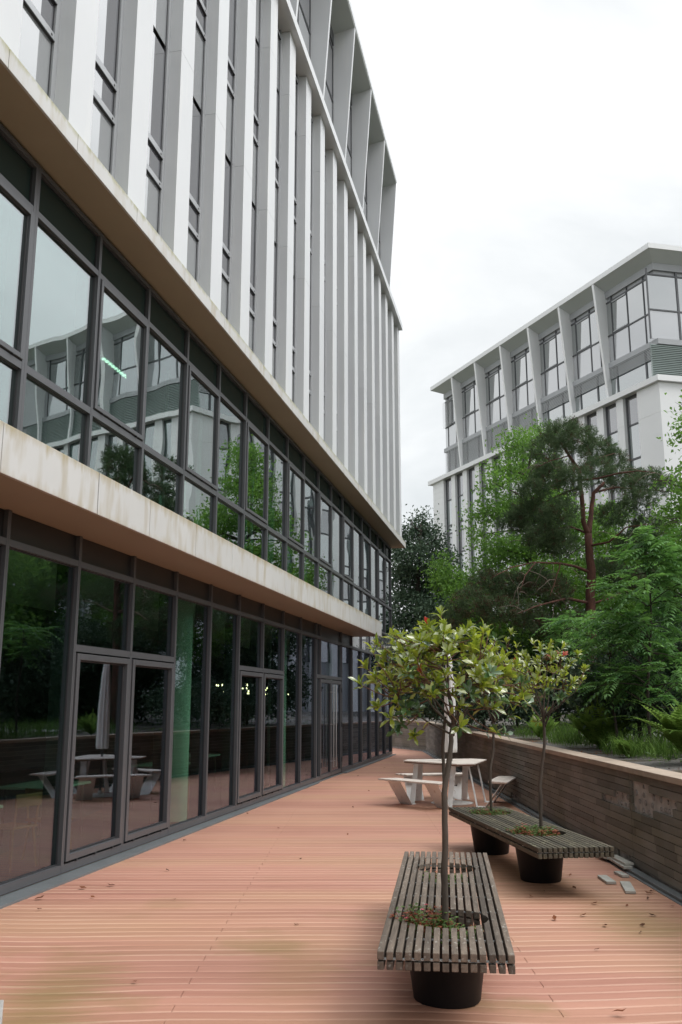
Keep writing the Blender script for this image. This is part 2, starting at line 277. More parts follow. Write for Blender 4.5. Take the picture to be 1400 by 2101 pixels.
        an = nd('ShaderNodeMath', operation='MULTIPLY_ADD'); an.inputs[1].default_value = 1.6; L(n1.outputs[0], an.inputs[0]); L(ln.outputs['Value'], an.inputs[2])
        rs = nd('ShaderNodeMapRange'); rs.interpolation_type = 'SMOOTHSTEP'; rs.inputs[1].default_value = 1.9; rs.inputs[2].default_value = 0.75; rs.inputs[4].default_value = amt; L(an.outputs[0], rs.inputs[0])
        mm = nd('ShaderNodeMix', data_type='RGBA'); mm.inputs[7].default_value = colr; L(rs.outputs[0], mm.inputs[0]); L(prev, mm.inputs[6]); prev = mm.outputs[2]
    L(prev, b.inputs['Base Color'])
    b.inputs['Roughness'].default_value = 0.62; b.inputs['Specular IOR Level'].default_value = 0.35
    n3 = nd('ShaderNodeTexNoise'); n3.inputs['Scale'].default_value = 30; L(mp_.outputs[0], n3.inputs['Vector'])
    bp = nd('ShaderNodeBump'); bp.inputs['Strength'].default_value = 0.12; bp.inputs['Distance'].default_value = 0.004; L(n3.outputs[0], bp.inputs['Height']); L(bp.outputs[0], b.inputs['Normal'])
    return m
M_deck = deckmat()

# ------------------------------------------------------------------ mesh helpers
class MB:
    def __init__(s): s.v = []; s.f = []; s.mi = []; s.t = []
    def add(s, vs, fs, mi=0, tint=0.5):
        k = len(s.v); s.v += [tuple(p) for p in vs]; s.f += [tuple(i + k for i in f) for f in fs]; s.mi += [mi] * len(fs); s.t += [tint] * len(vs); return s
    def box(s, x0, x1, y0, y1, z0, z1, mi=0, tint=0.5):
        x0, x1 = min(x0, x1), max(x0, x1); y0, y1 = min(y0, y1), max(y0, y1); z0, z1 = min(z0, z1), max(z0, z1)
        return s.add([(x0, y0, z0), (x1, y0, z0), (x1, y1, z0), (x0, y1, z0), (x0, y0, z1), (x1, y0, z1), (x1, y1, z1), (x0, y1, z1)],
                     [(3, 2, 1, 0), (4, 5, 6, 7), (0, 1, 5, 4), (1, 2, 6, 5), (2, 3, 7, 6), (3, 0, 4, 7)], mi, tint)
    def slab(s, poly, vec, mi=0, tint=0.5):
        n = len(poly); p = [Vector(q) for q in poly]; q = [a + Vector(vec) for a in p]
        return s.add(p + q, [tuple(range(n))[::-1], tuple(range(n, 2 * n))] + [(i, (i + 1) % n, n + (i + 1) % n, n + i) for i in range(n)], mi, tint)
    def prism(s, poly, z0, z1, mi=0, tint=0.5): return s.slab([(x, y, z0) for x, y in poly], (0, 0, z1 - z0), mi, tint)
    def tube(s, pts, rad, n=8, mi=0, cap=True, tint=0.5):
        pts = [Vector(p) for p in pts]; k = len(pts); vs = []; fs = []
        if not hasattr(rad, '__len__'): rad = [rad] * k
        up = Vector((0.0, 0.0, 1.0)); prev = None
        for i in range(k):
            d = (pts[min(i + 1, k - 1)] - pts[max(i - 1, 0)]).normalized()
            if prev is None:
                a = d.cross(up)
                if a.length < 0.1: a = d.cross(Vector((1, 0, 0)))
                a.normalize()
            else:
                a = (prev - d * prev.dot(d)).normalized()
            prev = a; b = d.cross(a)
            for j in range(n):
                th = 2 * math.pi * j / n; vs.append(pts[i] + (a * math.cos(th) + b * math.sin(th)) * rad[i])
        for i in range(k - 1):
            for j in range(n): fs.append((i * n + j, i * n + (j + 1) % n, (i + 1) * n + (j + 1) % n, (i + 1) * n + j))
        if cap: fs += [tuple(range(n))[::-1], tuple(range((k - 1) * n, k * n))]
        return s.add(vs, fs, mi, tint)
    def lathe(s, prof, c=(0, 0, 0), n=28, mi=0, cap=True):
        vs = []; fs = []
        for r, z in prof:
            for j in range(n): th = 2 * math.pi * j / n; vs.append((c[0] + r * math.cos(th), c[1] + r * math.sin(th), c[2] + z))
        for i in range(len(prof) - 1):
            for j in range(n): fs.append((i * n + j, i * n + (j + 1) % n, (i + 1) * n + (j + 1) % n, (i + 1) * n + j))
        if cap: fs += [tuple(range(n))[::-1], tuple(range((len(prof) - 1) * n, len(prof) * n))]
        return s.add(vs, fs, mi)
    def build(s, name, mats, parent=None, bevel=0.0, smooth=False, recalc=True):
        me = bpy.data.meshes.new(name); me.from_pydata(s.v, [], s.f); me.update()
        for m in (mats if isinstance(mats, (list, tuple)) else [mats]): me.materials.append(m)
        me.polygons.foreach_set('material_index', s.mi)
        if any(t != 0.5 for t in s.t):
            a = me.attributes.new('tint', 'FLOAT', 'POINT'); a.data.foreach_set('value', s.t)
        if recalc:
            bm = bmesh.new(); bm.from_mesh(me); bmesh.ops.recalc_face_normals(bm, faces=bm.faces); bm.to_mesh(me); bm.free()
        if smooth:
            me.polygons.foreach_set('use_smooth', [True] * len(me.polygons))
        o = bpy.data.objects.new(name, me); col.objects.link(o)
        if parent: o.parent = parent
        if smooth == 'auto':
            md = o.modifiers.new('split', 'EDGE_SPLIT'); md.split_angle = R(40)
        if bevel:
            md = o.modifiers.new('bevel', 'BEVEL'); md.width = bevel; md.segments = 2; md.limit_method = 'ANGLE'; md.angle_limit = R(40)
        return o
def empty(name, loc=(0, 0, 0), rz=0.0):
    o = bpy.data.objects.new(name, None); col.objects.link(o); o.location = loc; o.rotation_euler = (0, 0, rz); o.empty_display_size = 0.2; return o
def tag(o, label=None, cat=None, group=None, kind=None):
    if label: o['label'] = label
    if cat: o['category'] = cat
    if group: o['group'] = group
    if kind: o['kind'] = kind
    return o
def copy_tree(o, parent=None):
    c = o.copy(); col.objects.link(c); c.parent = parent
    for ch in list(o.children): copy_tree(ch, c)
    return c
def npmesh(name, V, Fc, mats, parent=None, tint=None, mi=None, smooth=True):
    "mesh from numpy arrays: V (n,3), Fc (m,k)"
    V = np.asarray(V, dtype=np.float32); Fc = np.asarray(Fc, dtype=np.int32); k = Fc.shape[1]
    me = bpy.data.meshes.new(name); me.vertices.add(len(V)); me.vertices.foreach_set('co', V.ravel())
    me.loops.add(Fc.size); me.loops.foreach_set('vertex_index', Fc.ravel())
    me.polygons.add(len(Fc)); me.polygons.foreach_set('loop_start', np.arange(0, Fc.size, k, dtype=np.int32))
    me.update(calc_edges=True)
    for m in (mats if isinstance(mats, (list, tuple)) else [mats]): me.materials.append(m)
    if mi is not None: me.polygons.foreach_set('material_index', np.asarray(mi, dtype=np.int32))
    if smooth: me.polygons.foreach_set('use_smooth', np.ones(len(Fc), dtype=bool))
    if tint is not None:
        a = me.attributes.new('tint', 'FLOAT', 'POINT'); a.data.foreach_set('value', np.asarray(tint, dtype=np.float32))
    me.update()
    o = bpy.data.objects.new(name, me); col.objects.link(o)
    if parent: o.parent = parent
    return o
def unit(a): return a / np.maximum(np.linalg.norm(a, axis=-1, keepdims=True), 1e-9)
def leaves(name, P, A, Nn, L, W, tint, mats, parent=None, mi=None, droop=0.12, rich=False):
    "leaf blades: base points P, axes A, normals Nn, lengths L, widths W"
    P = np.asarray(P); A = unit(np.asarray(A)); S = unit(np.cross(A, Nn)); Nn = np.cross(S, A); L = np.asarray(L)[:, None]; W = np.asarray(W)[:, None]
    n = len(P)
    if rich:
        mid1 = P + A * L * 0.38 + Nn * L * 0.05; mid2 = P + A * L * 0.70 + Nn * L * 0.03; tip = P + A * L - Nn * L * droop
        l1 = P + A * L * 0.36 + S * W * 0.36 + Nn * (L * 0.05 + W * 0.14); l2 = P + A * L * 0.70 + S * W * 0.47 + Nn * (L * 0.03 + W * 0.14)
        r1 = l1 - 2 * S * W * 0.36; r2 = l2 - 2 * S * W * 0.47
        V = np.stack([P, mid1, mid2, tip, l1, l2, r1, r2], 1).reshape(-1, 3); o = np.arange(n)[:, None] * 8
        T = np.array([[0, 1, 4], [1, 2, 5], [1, 5, 4], [2, 3, 5], [0, 6, 1], [6, 7, 2], [6, 2, 1], [7, 3, 2]])
        Fc = (o[:, None, :] + T[None]).reshape(-1, 3); k = 8; nf = 8
    else:
        tip = P + A * L - Nn * L * droop; m = P + A * L * 0.5
        V = np.stack([P, m + S * W * 0.5 + Nn * W * 0.1, tip, m - S * W * 0.5 + Nn * W * 0.1], 1).reshape(-1, 3)
        Fc = np.arange(n * 4).reshape(n, 4); k = 4; nf = 1
    return npmesh(name, V, Fc, mats, parent, np.repeat(tint, k), None if mi is None else np.repeat(mi, nf), smooth=rich)
def rvec(n): return unit(rng.normal(size=(n, 3)))
def bend(p0, p1, n=6, sag=0.0, wob=0.0):
    p0 = Vector(p0); p1 = Vector(p1); L = (p1 - p0).length; o = []
    ph = random.random() * 6.28
    for i in range(n + 1):
        t = i / n; q = p0.lerp(p1, t); q.z += sag * L * 4 * t * (1 - t)
        q.x += wob * L * math.sin(ph + t * 5.1) * t * (1 - t) * 2; q.y += wob * L * math.cos(ph * 1.7 + t * 4.3) * t * (1 - t) * 2
        o.append(q)
    return o

# ------------------------------------------------------------------ setting: ground, bed, deck
def struct(o): o['kind'] = 'structure'; return o
g = MB(); g.add([(-400, -300, -0.35), (400, -300, -0.35), (400, 700, -0.35), (-400, 700, -0.35)], [(0, 1, 2, 3)])
struct(g.build('ground', M_ground))
WX = 3.27                                    # face of the retaining wall
def bedz(x, y):
    return 1.05 + 0.035 * max(0, x - 4.2) + 0.03 * math.sin(x * 1.3 + y * 0.7) * min(1, max(0, x - 4)) + 0.02 * math.sin(y * 2.1 + x * 2.7) * min(1, max(0, x - 4))
# far stretch of the wall turns left: (3.27,36.3) -> (-3.2,56)
bx = [3.44, 3.7, 4.0, 4.4, 4.9, 5.5, 6.2, 7, 8, 9.5, 11, 13, 16, 20, 26, 34, 46]
by = [-6 + 0.9 * i for i in range(47)]
V = []; Fc = []
for y in by:
    for x in bx: V.append((x, y, bedz(x, y)))
nb = len(bx)
for j in range(len(by) - 1):
    for i in range(nb - 1): Fc.append((j * nb + i, j * nb + i + 1, (j + 1) * nb + i + 1, (j + 1) * nb + i))
# beyond the deck the planted ground runs behind the turn of the wall
bed = npmesh('planting_bed', V, Fc, M_bed); struct(bed)
V2 = [(3.44, 36.3, 1.04), (46, 35.4, 2.2), (60, 100, 2.4), (-30, 100, 1.4), (-3.0, 56.2, 1.04)]
g = MB(); g.add(V2, [(0, 1, 2, 3, 4)]); struct(g.build('far_bed', M_bed))
# deck
dk = MB(); segs = [-4.2 + 0.3 * i for i in range(int((7.6) / 0.3) + 1)] + [3.3]
def dz(x, y):
    a = max(0.0, 1 - abs(y - 5.4) / 4.0)
    return a * (0.016 * math.sin(x * 1.9 + 0.6 + 0.25 * y) + 0.008 * math.sin(x * 3.7 + y))
prof = [(0.0022, -0.03), (0.0022, -0.006), (0.010, -0.001), (0.018, 0.0), (PITCHB - 0.018, 0.0), (PITCHB - 0.010, -0.001), (PITCHB - 0.0022, -0.006), (PITCHB - 0.0022, -0.03)]
y = PITCHB * 14; bi = 0
while y < 46:
    x0d = -4.2; x1d = 3.22 if y < 36 else 3.22 - (y - 36) * 0.33
    cuts = [x0d]
    if bi % 2 == 0: cuts += [-1.02 + 0.021 * (y - 6) - 0.0015, 1.40 + 0.01 * (y - 12)]
    else: cuts += [-3.1]
    cuts.append(x1d)
    for a, b in zip(cuts[:-1], cuts[1:]):
        if b - a < 0.05: continue
        n = max(1, int((b - a) / (0.3 if y < 10 else 2.5))); vs = []; fs = []
        for i in range(n + 1):
            x = a + 0.002 + (b - a - 0.004) * i / n
            for (py, pz) in prof: vs.append((x, y + py, pz + (dz(x, y) if y < 10 else 0)))
        m = len(prof)
        for i in range(n):
            for j in range(m - 1): fs.append((i * m + j, i * m + j + 1, (i + 1) * m + j + 1, (i + 1) * m + j))
        fs += [tuple(range(m)), tuple(range(n * m, n * m + m))[::-1]]
        dk.add(vs, fs)
    y += PITCHB; bi += 1
struct(dk.build('deck', M_deck, smooth='auto'))
g = MB(); g.add([(-4.6, 1.5, -0.05), (3.25, 1.5, -0.05), (3.25, 48, -0.05), (-4.6, 48, -0.05)], [(0, 1, 2, 3)])
struct(g.build('deck_underlay', M_dframe))

# ------------------------------------------------------------------ near office building
A0 = Vector((-3.0355, 10.4269, 0)); AH = 11.673
A = tag(empty('office_building', A0, R(90 - AH)), 'long white finned office building with glass shopfront along the deck', 'building')
SL, SE = -9.0, 24.08
def ab(mb, s0, s1, o0, o1, z0, z1, mi=0): return mb.box(s0, s1, -o0, -o1, z0, z1, mi)   # outward offset o is local -y
b = MB()
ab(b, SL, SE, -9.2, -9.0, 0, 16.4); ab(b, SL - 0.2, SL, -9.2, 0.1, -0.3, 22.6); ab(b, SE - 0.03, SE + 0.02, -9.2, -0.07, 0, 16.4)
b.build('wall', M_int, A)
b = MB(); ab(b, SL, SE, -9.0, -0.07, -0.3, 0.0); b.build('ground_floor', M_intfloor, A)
b = MB(); ab(b, SL, SE, -3.4, -0.06, 3.46, 3.98); b.build('ceiling', M_lceil, A)  # ceiling by the glass coloured paler than the deep part, as if daylit
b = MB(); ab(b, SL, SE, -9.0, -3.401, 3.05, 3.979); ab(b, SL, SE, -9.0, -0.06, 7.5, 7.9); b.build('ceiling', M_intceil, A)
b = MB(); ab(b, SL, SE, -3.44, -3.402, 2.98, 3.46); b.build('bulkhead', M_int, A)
b = MB(); ab(b, SL, SE + 0.3, -9.0, 0.10, 7.9, 16.36); b.build('upper_wall', M_lframe, A)
for k in range(6):
    b = MB(); b.lathe([(0.21, 0.0), (0.21, 3.46)], (-7.25 + 6.0 * k, 0.60, 0), 24); b.build('column', M_col, A, smooth='auto')
    b = MB(); b.lathe([(0.20, 3.98), (0.20, 7.5)], (-7.25 + 6.0 * k, 0.80, 0), 20); b.build('column', M_col, A, smooth='auto')
# ---- ground floor glazing
def glass(parent, s0, s1, z0, z1, o, m, name='pane'):
    b = MB(); ab(b, s0, s1, o - 0.008, o, z0, z1); return b.build(name, m, parent)
def frame_box(b, s0, s1, z0, z1, wdt, o0, o1, mi=0, bw=None):
    bw = bw or wdt
    ab(b, s0, s0 + wdt, o0, o1, z0, z1, mi); ab(b, s1 - wdt, s1, o0, o1, z0, z1, mi)
    ab(b, s0 + wdt, s1 - wdt, o0, o1, z1 - wdt, z1, mi); ab(b, s0 + wdt, s1 - wdt, o0, o1, z0, z0 + bw, mi)
def gasket(b, s0, s1, z0, z1, o):
    frame_box(b, s0, s1, z0, z1, 0.012, o - 0.02, o + 0.006, 1)
ZS = 3.72
for i in range(-6, 16):
    s0, s1 = 1.5 * i, 1.5 * (i + 1)
    if i in (8, 9): continue
    far = i >= 11
    b = MB(); e = 0.0015
    name = 'door' if i in (0, 1, 4, 5) else 'shopfront_window'
    ztop = ZS if not far else 4.16
    ab(b, s0 + e, s0 + 0.03, -0.07, 0.03, 0.03, ztop); ab(b, s1 - 0.03, s1 - e, -0.07, 0.03, 0.03, ztop)
    ab(b, s0 + e, s0 + 0.026, -0.24, -0.071, 0.03, 3.4, 1); ab(b, s1 - 0.026, s1 - e, -0.24, -0.071, 0.03, 3.4, 1)
    ab(b, s0 + 0.03, s1 - 0.03, -0.07, 0.028, 0.03, 0.115); ab(b, s0 + 0.03, s1 - 0.03, -0.07, 0.028, 3.36, 3.43)
    ab(b, s0 + 0.03, s1 - 0.03, -0.06, -0.02, 3.43, ztop, 0 if far else 2)
    fr = None
    if name == 'door':
        ab(b, s0 + 0.03, s1 - 0.03, -0.07, 0.028, 2.40, 2.475)
        gasket(b, s0 + 0.03, s1 - 0.03, 2.475, 3.36, -0.02)
        fr = b.build(name, [M_frame, M_dframe, M_spandrel], A)
        glass(fr, s0 + 0.03, s1 - 0.03, 2.475, 3.36, -0.03, G_low)
        b = MB(); frame_box(b, s0 + 0.05, s1 - 0.05, 0.14, 2.38, 0.07, -0.05, 0.045, 0)
        gasket(b, s0 + 0.13, s1 - 0.13, 0.215, 2.305, -0.005)
        for q in (0.3, 0.75, 1.2): ab(b, s0 + q - 0.012, s0 + q + 0.012, 0.02, 0.05, 0.115, 0.139, 1)
        lf = b.build('leaf', [M_frame, M_dframe], fr, bevel=0.004)
        glass(fr, s0 + 0.13, s1 - 0.13, 0.215, 2.305, -0.015, G_low)
    else:
        gasket(b, s0 + 0.03, s1 - 0.03, 0.115, 3.36, -0.02)
        fr = b.build(name, [M_frame, M_dframe, M_spandrel], A)
        glass(fr, s0 + 0.03, s1 - 0.03, 0.115, 3.36, -0.03, G_low)
        if far: glass(fr, s0 + 0.035, s1 - 0.035, 3.44, ztop - 0.01, -0.01, G_upl, 'spandrel_pane')
# double entrance door with long pull handles
b = MB()
for s in (12.0, 12.42, 14.97): ab(b, s + 0.0015, s + 0.05, -0.07, 0.03, 0.03, ZS)
ab(b, 12.05, 14.97, -0.07, 0.028, 3.36, 3.43); ab(b, 12.05, 14.97, -0.06, -0.02, 3.43, ZS, 2); ab(b, 12.05, 14.97, -0.07, 0.028, 2.42, 2.50); ab(b, 12.05, 12.42, -0.07, 0.028, 0.03, 0.115)
frd = b.build('entrance_door', [M_frame, M_dframe, M_spandrel], A)
glass(frd, 12.05, 14.97, 2.50, 3.36, -0.03, G_low); glass(frd, 12.05, 12.42, 0.115, 2.42, -0.03, G_low)
for (p0, p1) in ((12.48, 13.70), (13.72, 14.95)):
    b = MB(); frame_box(b, p0, p1, 0.04, 2.40, 0.085, -0.05, 0.02); gasket(b, p0 + 0.085, p1 - 0.085, 0.125, 2.315, 0.0)
    for z in (0.3, 1.2, 2.1): ab(b, (p0 if p0 < 13 else p1 - 0.03), (p0 + 0.03 if p0 < 13 else p1), 0.02, 0.045, z, z + 0.12, 1)
    b.build('leaf', [M_frame, M_dframe], frd, bevel=0.004); glass(frd, p0 + 0.085, p1 - 0.085, 0.125, 2.315, -0.015, G_low)
for s in (13.56, 13.86):
    b = MB(); b.tube([(s, -0.11, 0.25), (s, -0.11, 2.28)], 0.019, 10)
    for z in (0.4, 1.3, 2.1): b.tube([(s, -0.02, z), (s, -0.11, z)], 0.009, 6)
    b.build('handle', M_steel, frd, smooth='auto')
# drain strip at the foot of the glass
b = MB()
b.prism([(SL, -0.02), (11.95, -0.02), (11.95, -0.125), (-1.5, -0.27), (SL, -0.30)][::-1], -0.02, 0.022); b.prism([(15.02, -0.02), (SE, -0.02), (SE, -0.15), (15.02, -0.15)][::-1], -0.02, 0.022)
ab(b, 11.96, 15.01, -0.06, 0.06, -0.02, 0.018)
b.build('drain_strip', M_strip, A, bevel=0.003)
# ---- first floor ledge and glazing
b = MB(); ab(b, SL, 16.9, -0.03, 0.775, 3.722, 3.75); b.build('soffit', M_soffit, A)
js = [SL, -7.4, -5.9, -4.4, -2.96, -1.2, 0.11, 1.61, 3.12, 4.66, 6.16, 7.6, 9.1, 10.6, 12.1, 13.6, 15.1, 16.9]
for a, c in zip(js[:-1], js[1:]):
    b = MB(); gp = 0.009 if abs(c + 1.2) < 0.1 else 0.005; gp0 = 0.009 if abs(a + 1.2) < 0.1 else 0.005
    ab(b, a + gp0, c - gp, 0.78, 0.82, 3.705, 4.14); ab(b, a + gp0, c - gp, 0.02, 0.78, 4.10, 4.137)
    b.build('fascia', M_fascia, A, bevel=0.004)
b = MB(); ab(b, SL, 16.88, 0.72, 0.779, 3.73, 4.09, 0); b.build('fascia_backing', M_dframe, A)
for i in range(-6, 16):
    s0, s1 = 1.5 * i, 1.5 * (i + 1); sash = (i % 2 == 0)
    b = MB(); wl = 0.03; e = 0.0015
    dbl = 0.05 if i in (-1,) else 0.03; dbr = 0.05 if i == -2 else 0.03
    zb = 4.05 if i < 11 else 4.18
    ab(b, s0 + e, s0 + 0.026, -0.22, -0.051, zb, 7.5, 1); ab(b, s1 - 0.026, s1 - e, -0.22, -0.051, zb, 7.5, 1)
    ab(b, s0 + e, s0 + dbl, -0.05, 0.065, zb, 7.55); ab(b, s1 - dbr, s1 - e, -0.05, 0.065, zb, 7.55)
    for z0, z1 in ((zb, zb + 0.06), (5.19, 5.27), (6.96, 7.03), (7.49, 7.545)): ab(b, s0 + dbl, s1 - dbr, -0.05, 0.063, z0, z1)
    gasket(b, s0 + dbl, s1 - dbr, zb + 0.06, 5.19, 0.02)
    if not sash: gasket(b, s0 + dbl, s1 - dbr, 5.27, 6.96, 0.02)
    gasket(b, s0 + dbl, s1 - dbr, 7.03, 7.49, 0.02)
    fr = b.build('ribbon_window', [M_frame, M_dframe], A)
    glass(fr, s0 + dbl, s1 - dbr, zb + 0.06, 5.19, 0.01, G_mid)
    if sash:
        b = MB(); frame_box(b, s0 + dbl + 0.015, s1 - dbr - 0.015, 5.285, 6.945, 0.055, -0.02, 0.085); gasket(b, s0 + dbl + 0.07, s1 - dbr - 0.07, 5.34, 6.89, 0.05)
        for q in (0.25, 0.75, 1.25): ab(b, s0 + q - 0.015, s0 + q + 0.015, 0.06, 0.095, 5.272, 5.284, 1)
        b.build('sash', [M_frame, M_dframe], fr, bevel=0.004); glass(fr, s0 + dbl + 0.07, s1 - dbr - 0.07, 5.34, 6.89, 0.04, G_mid)
    else: glass(fr, s0 + dbl, s1 - dbr, 5.27, 6.96, 0.01, G_mid)
    glass(fr, s0 + dbl, s1 - dbr, 7.03, 7.49, 0.008, G_span, 'spandrel_pane')
    b = MB(); ab(b, s0 + 0.12, s1 - 0.3, -0.05, -0.03, 7.05, 7.42); b.build('spandrel_backing', M_int, fr)
# ---- upper ledge
b = MB(); ab(b, SL, 24.36, -0.03, 0.535, 7.585, 7.61); b.build('soffit', M_soffit, A)
js = [-9.0, -7.2, -5.8, -4.3, -2.95, -1.62, -0.1, 1.5, 3.2, 4.7, 6.2, 7.7, 9.2, 10.7, 12.2, 13.7, 15.2, 16.7, 18.2, 19.7, 21.2, 22.7, 24.4]
for a, c in zip(js[:-1], js[1:]):
    b = MB(); ab(b, a + 0.004, c - 0.004, 0.54, 0.57, 7.57, 7.78); ab(b, a + 0.004, c - 0.004, 0.05, 0.54, 7.74, 7.778)
    b.build('fascia', M_fascia, A, bevel=0.004)
b = MB(); ab(b, SL, 24.35, 0.45, 0.539, 7.62, 7.73); ab(b, 24.36, 24.39, -1.5, 0.53, 7.575, 7.77); b.build('fascia_backing', M_bgrey, A)
# ---- fins
FS = [-1.58 + 1.5 * k for k in range(-5, 18)]
def seam_box(b, s0, s1, o0, o1, zs):
    for z0, z1 in zip(zs[:-1], zs[1:]): ab(b, s0, s1, o0, o1, z0 + 0.003, z1 - 0.003)
    ab(b, s0 + 0.008, s1 - 0.008, o0, o1 - 0.008, zs[0], zs[-1])
for f in FS:
    b = MB(); seam_box(b, f, f + 0.5, 0.10, 0.42, [7.775, 11.2, 14.8, 16.37]); b.build('fin', M_white, A)
for f in FS[:-1]:
    s0, s1 = f + 0.5, f + 1.5
    for z0 in (7.6, 11.2, 14.8):
        ztop = min(z0 + 3.6, 16.37); zlow = max(z0 + 0.0, 7.79)
        b = MB()
        ab(b, s0 + 0.001, s0 + 0.055, 0.10, 0.235, zlow + 0.002, ztop - 0.002); ab(b, s1 - 0.085, s1 - 0.001, 0.10, 0.235, zlow + 0.002, ztop - 0.002)
        bars = [(z0 + 1.33, z0 + 1.42), (z0 + 1.80, z0 + 1.90), (z0 + 3.52, z0 + 3.63)]
        for q0, q1 in bars:
            if q0 < ztop - 0.1: ab(b, s0 + 0.055, s1 - 0.085, 0.10, 0.233, q0, min(q1, ztop - 0.002))
        for q0 in (z0 + 1.33, z0 + 1.80):
            if q0 < ztop: ab(b, s0 + 0.055, s1 - 0.085, 0.2, 0.24, q0 - 0.014, q0 - 0.001, 1); ab(b, s1 - 0.16, s1 - 0.135, 0.2, 0.238, q0 + 0.03, q0 + 0.05, 1)
        ab(b, s1 - 0.10, s1 - 0.086, 0.1, 0.212, zlow + 0.002, ztop - 0.002, 1)
        fr = b.build('fin_window', [M_lframe, M_dframe], A)
        for q0, q1, m in ((z0 + 0.03, z0 + 1.33, G_upl), (z0 + 1.42, z0 + 1.80, G_up), (z0 + 1.90, z0 + 3.52, G_up)):
            q0 = max(q0, 7.79)
            if q1 < ztop + 0.2: glass(fr, s0 + 0.055, s1 - 0.10, q0, min(q1, ztop), 0.205, m)
# ---- cornice and recessed top storey
b = MB(); ab(b, SL, 24.4, 0.02, 0.57, 16.38, 16.62); b.build('cornice', M_white, A, bevel=0.006)
b = MB(); ab(b, SL, 23.9, -9, -0.27, 16.62, 22.6); b.build('top_wall', M_bgrey, A)
for k in range(11):
    s = 23.95 - 3 * k
    b = MB(); b.slab([(s, 0.25, 16.62), (s, -0.03, 16.62), (s, -0.45, 22.6), (s, 0.25, 22.6)], (0.13, 0, 0) if k else (0.06, 0, 0)); b.build('roof_fin', M_white, A)
    if k == 0: continue
    s0, s1 = s + 0.13, s + 3.0
    b = MB()
    ab(b, s0, s1, -0.27, -0.20, 18.38, 18.66); ab(b, s0, s1, -0.27, -0.22, 22.05, 22.5); ab(b, s0, s1, -0.27, -0.235, 21.85, 21.95); ab(b, s0, s1, -0.27, -0.225, 20.02, 20.1)
    for q in (0.4, 1.55, 2.86): ab(b, s0 + q - 0.03, s0 + q + 0.002, -0.27, -0.23, 16.65, 21.95)
    fr = b.build('top_window', [M_frame, M_dframe], A)
    for z0, z1, m in ((16.65, 18.37, G_up), (18.67, 20.01, G_bp), (20.11, 21.84, G_up)): glass(fr, s0 + 0.01, s1 - 0.01, z0, z1, -0.25, m)
b = MB(); ab(b, SL, 24.02, -9, 0.47, 22.66, 22.86); b.build('roof', M_white, A)
b = MB(); b.slab([(SL, -0.45, 22.603), (SL, 0.30, 22.45), (SL, 0.30, 22.655), (SL, -0.45, 22.655)], (24.0 - SL, 0, 0)); b.build('soffit', M_lsoffit, A)

# ------------------------------------------------------------------ office building across the court
BH = 22.4
B = tag(empty('office_building', (14.42, 39.45, 0), R(90 + BH)), 'pale office building behind the trees, roof slab on slanted fins', 'building')
VX, VY = math.cos(R(99.9)), -math.sin(R(99.9))
def cor(d): return (d * -0.8406, d)
def bb(mb, s0, s1, o0, o1, z0, z1, mi=0): return mb.box(s0, s1, o0, o1, z0, z1, mi)
NV = (VY, -VX)                                # outward normal of the second face
def footprint(d, s_end, depth=16.0):
    c = cor(d); e = (s_end, d); far = (c[0] + VX * depth, c[1] + VY * depth)
    return [c, e, (s_end, -depth * 0.9), (far[0], far[1])]
def second(mb, t0, t1, o0, o1, z0, z1, mi=0):
    "a box on the second face: t along it, o outward"
    p = [(VX * t + NV[0] * o, VY * t + NV[1] * o) for t, o in ((t0, o0), (t1, o0), (t1, o1), (t0, o1))]
    return mb.prism(p, z0, z1, mi)
b = MB(); b.prism(footprint(-0.42, 21.9), -0.3, 16.22); b.build('wall', M_bgrey, B)
b = MB(); b.prism(footprint(-0.95, 21.4), 16.4, 22.55); b.build('top_wall', M_bgrey, B)
b = MB(); b.prism(footprint(0.0, 22.4), 16.22, 16.49); b.build('cornice', M_bwhite, B)
b = MB(); b.prism(footprint(-0.15, 22.05), 22.86, 23.12); b.build('roof', M_bwhite, B)
b = MB(); f0 = footprint(-0.86, 21.4); f1 = footprint(-0.18, 22.02)
b.add([(x, y, 22.5) for x, y in f0] + [(x, y, 22.858) for x, y in f1], [(3, 2, 1, 0), (4, 5, 6, 7)] + [(i, (i + 1) % 4, 4 + (i + 1) % 4, 4 + i) for i in range(4)]); b.build('soffit', M_lsoffit, B)
b = MB(); b.prism(footprint(-0.835, 21.45), 22.14, 22.497); b.build('eaves_band', M_bgrey, B)
b = MB(); b.prism(footprint(-0.80, 21.5), 18.36, 18.63); b.build('sill_band', M_bgrey, B)
b = MB()
c1 = cor(-0.18)
zs = [-0.3, 4.0, 7.6, 11.2, 14.8, 16.21]
for z0, z1 in zip(zs[:-1], zs[1:]):
    p = [c1, (1.67, -0.18), (1.67, -0.5), (c1[0] + VX * 1.35 - NV[0] * 0.3, c1[1] + VY * 1.35 - NV[1] * 0.3), (c1[0] + VX * 1.35, c1[1] + VY * 1.35)]
    b.prism(p, z0 + 0.004, z1 - 0.004)
b.build('corner_pier', M_bwhite, B)
b = MB()
for i in range(42): bb(b, 20.55, 22.0, -0.6, -0.18, -0.2 + i * 0.392, -0.2 + i * 0.392 + 0.384)
b.build('end_pier', M_bwhite, B)
bs = [3.165 + 1.489 * k for k in range(12)]
for s in bs:
    b = MB()
    for z0, z1 in zip(zs[:-1], zs[1:]): bb(b, s - 0.5, s, -0.43, -0.18, z0 + 0.004, z1 - 0.004)
    b.build('fin', M_bwhite, B)
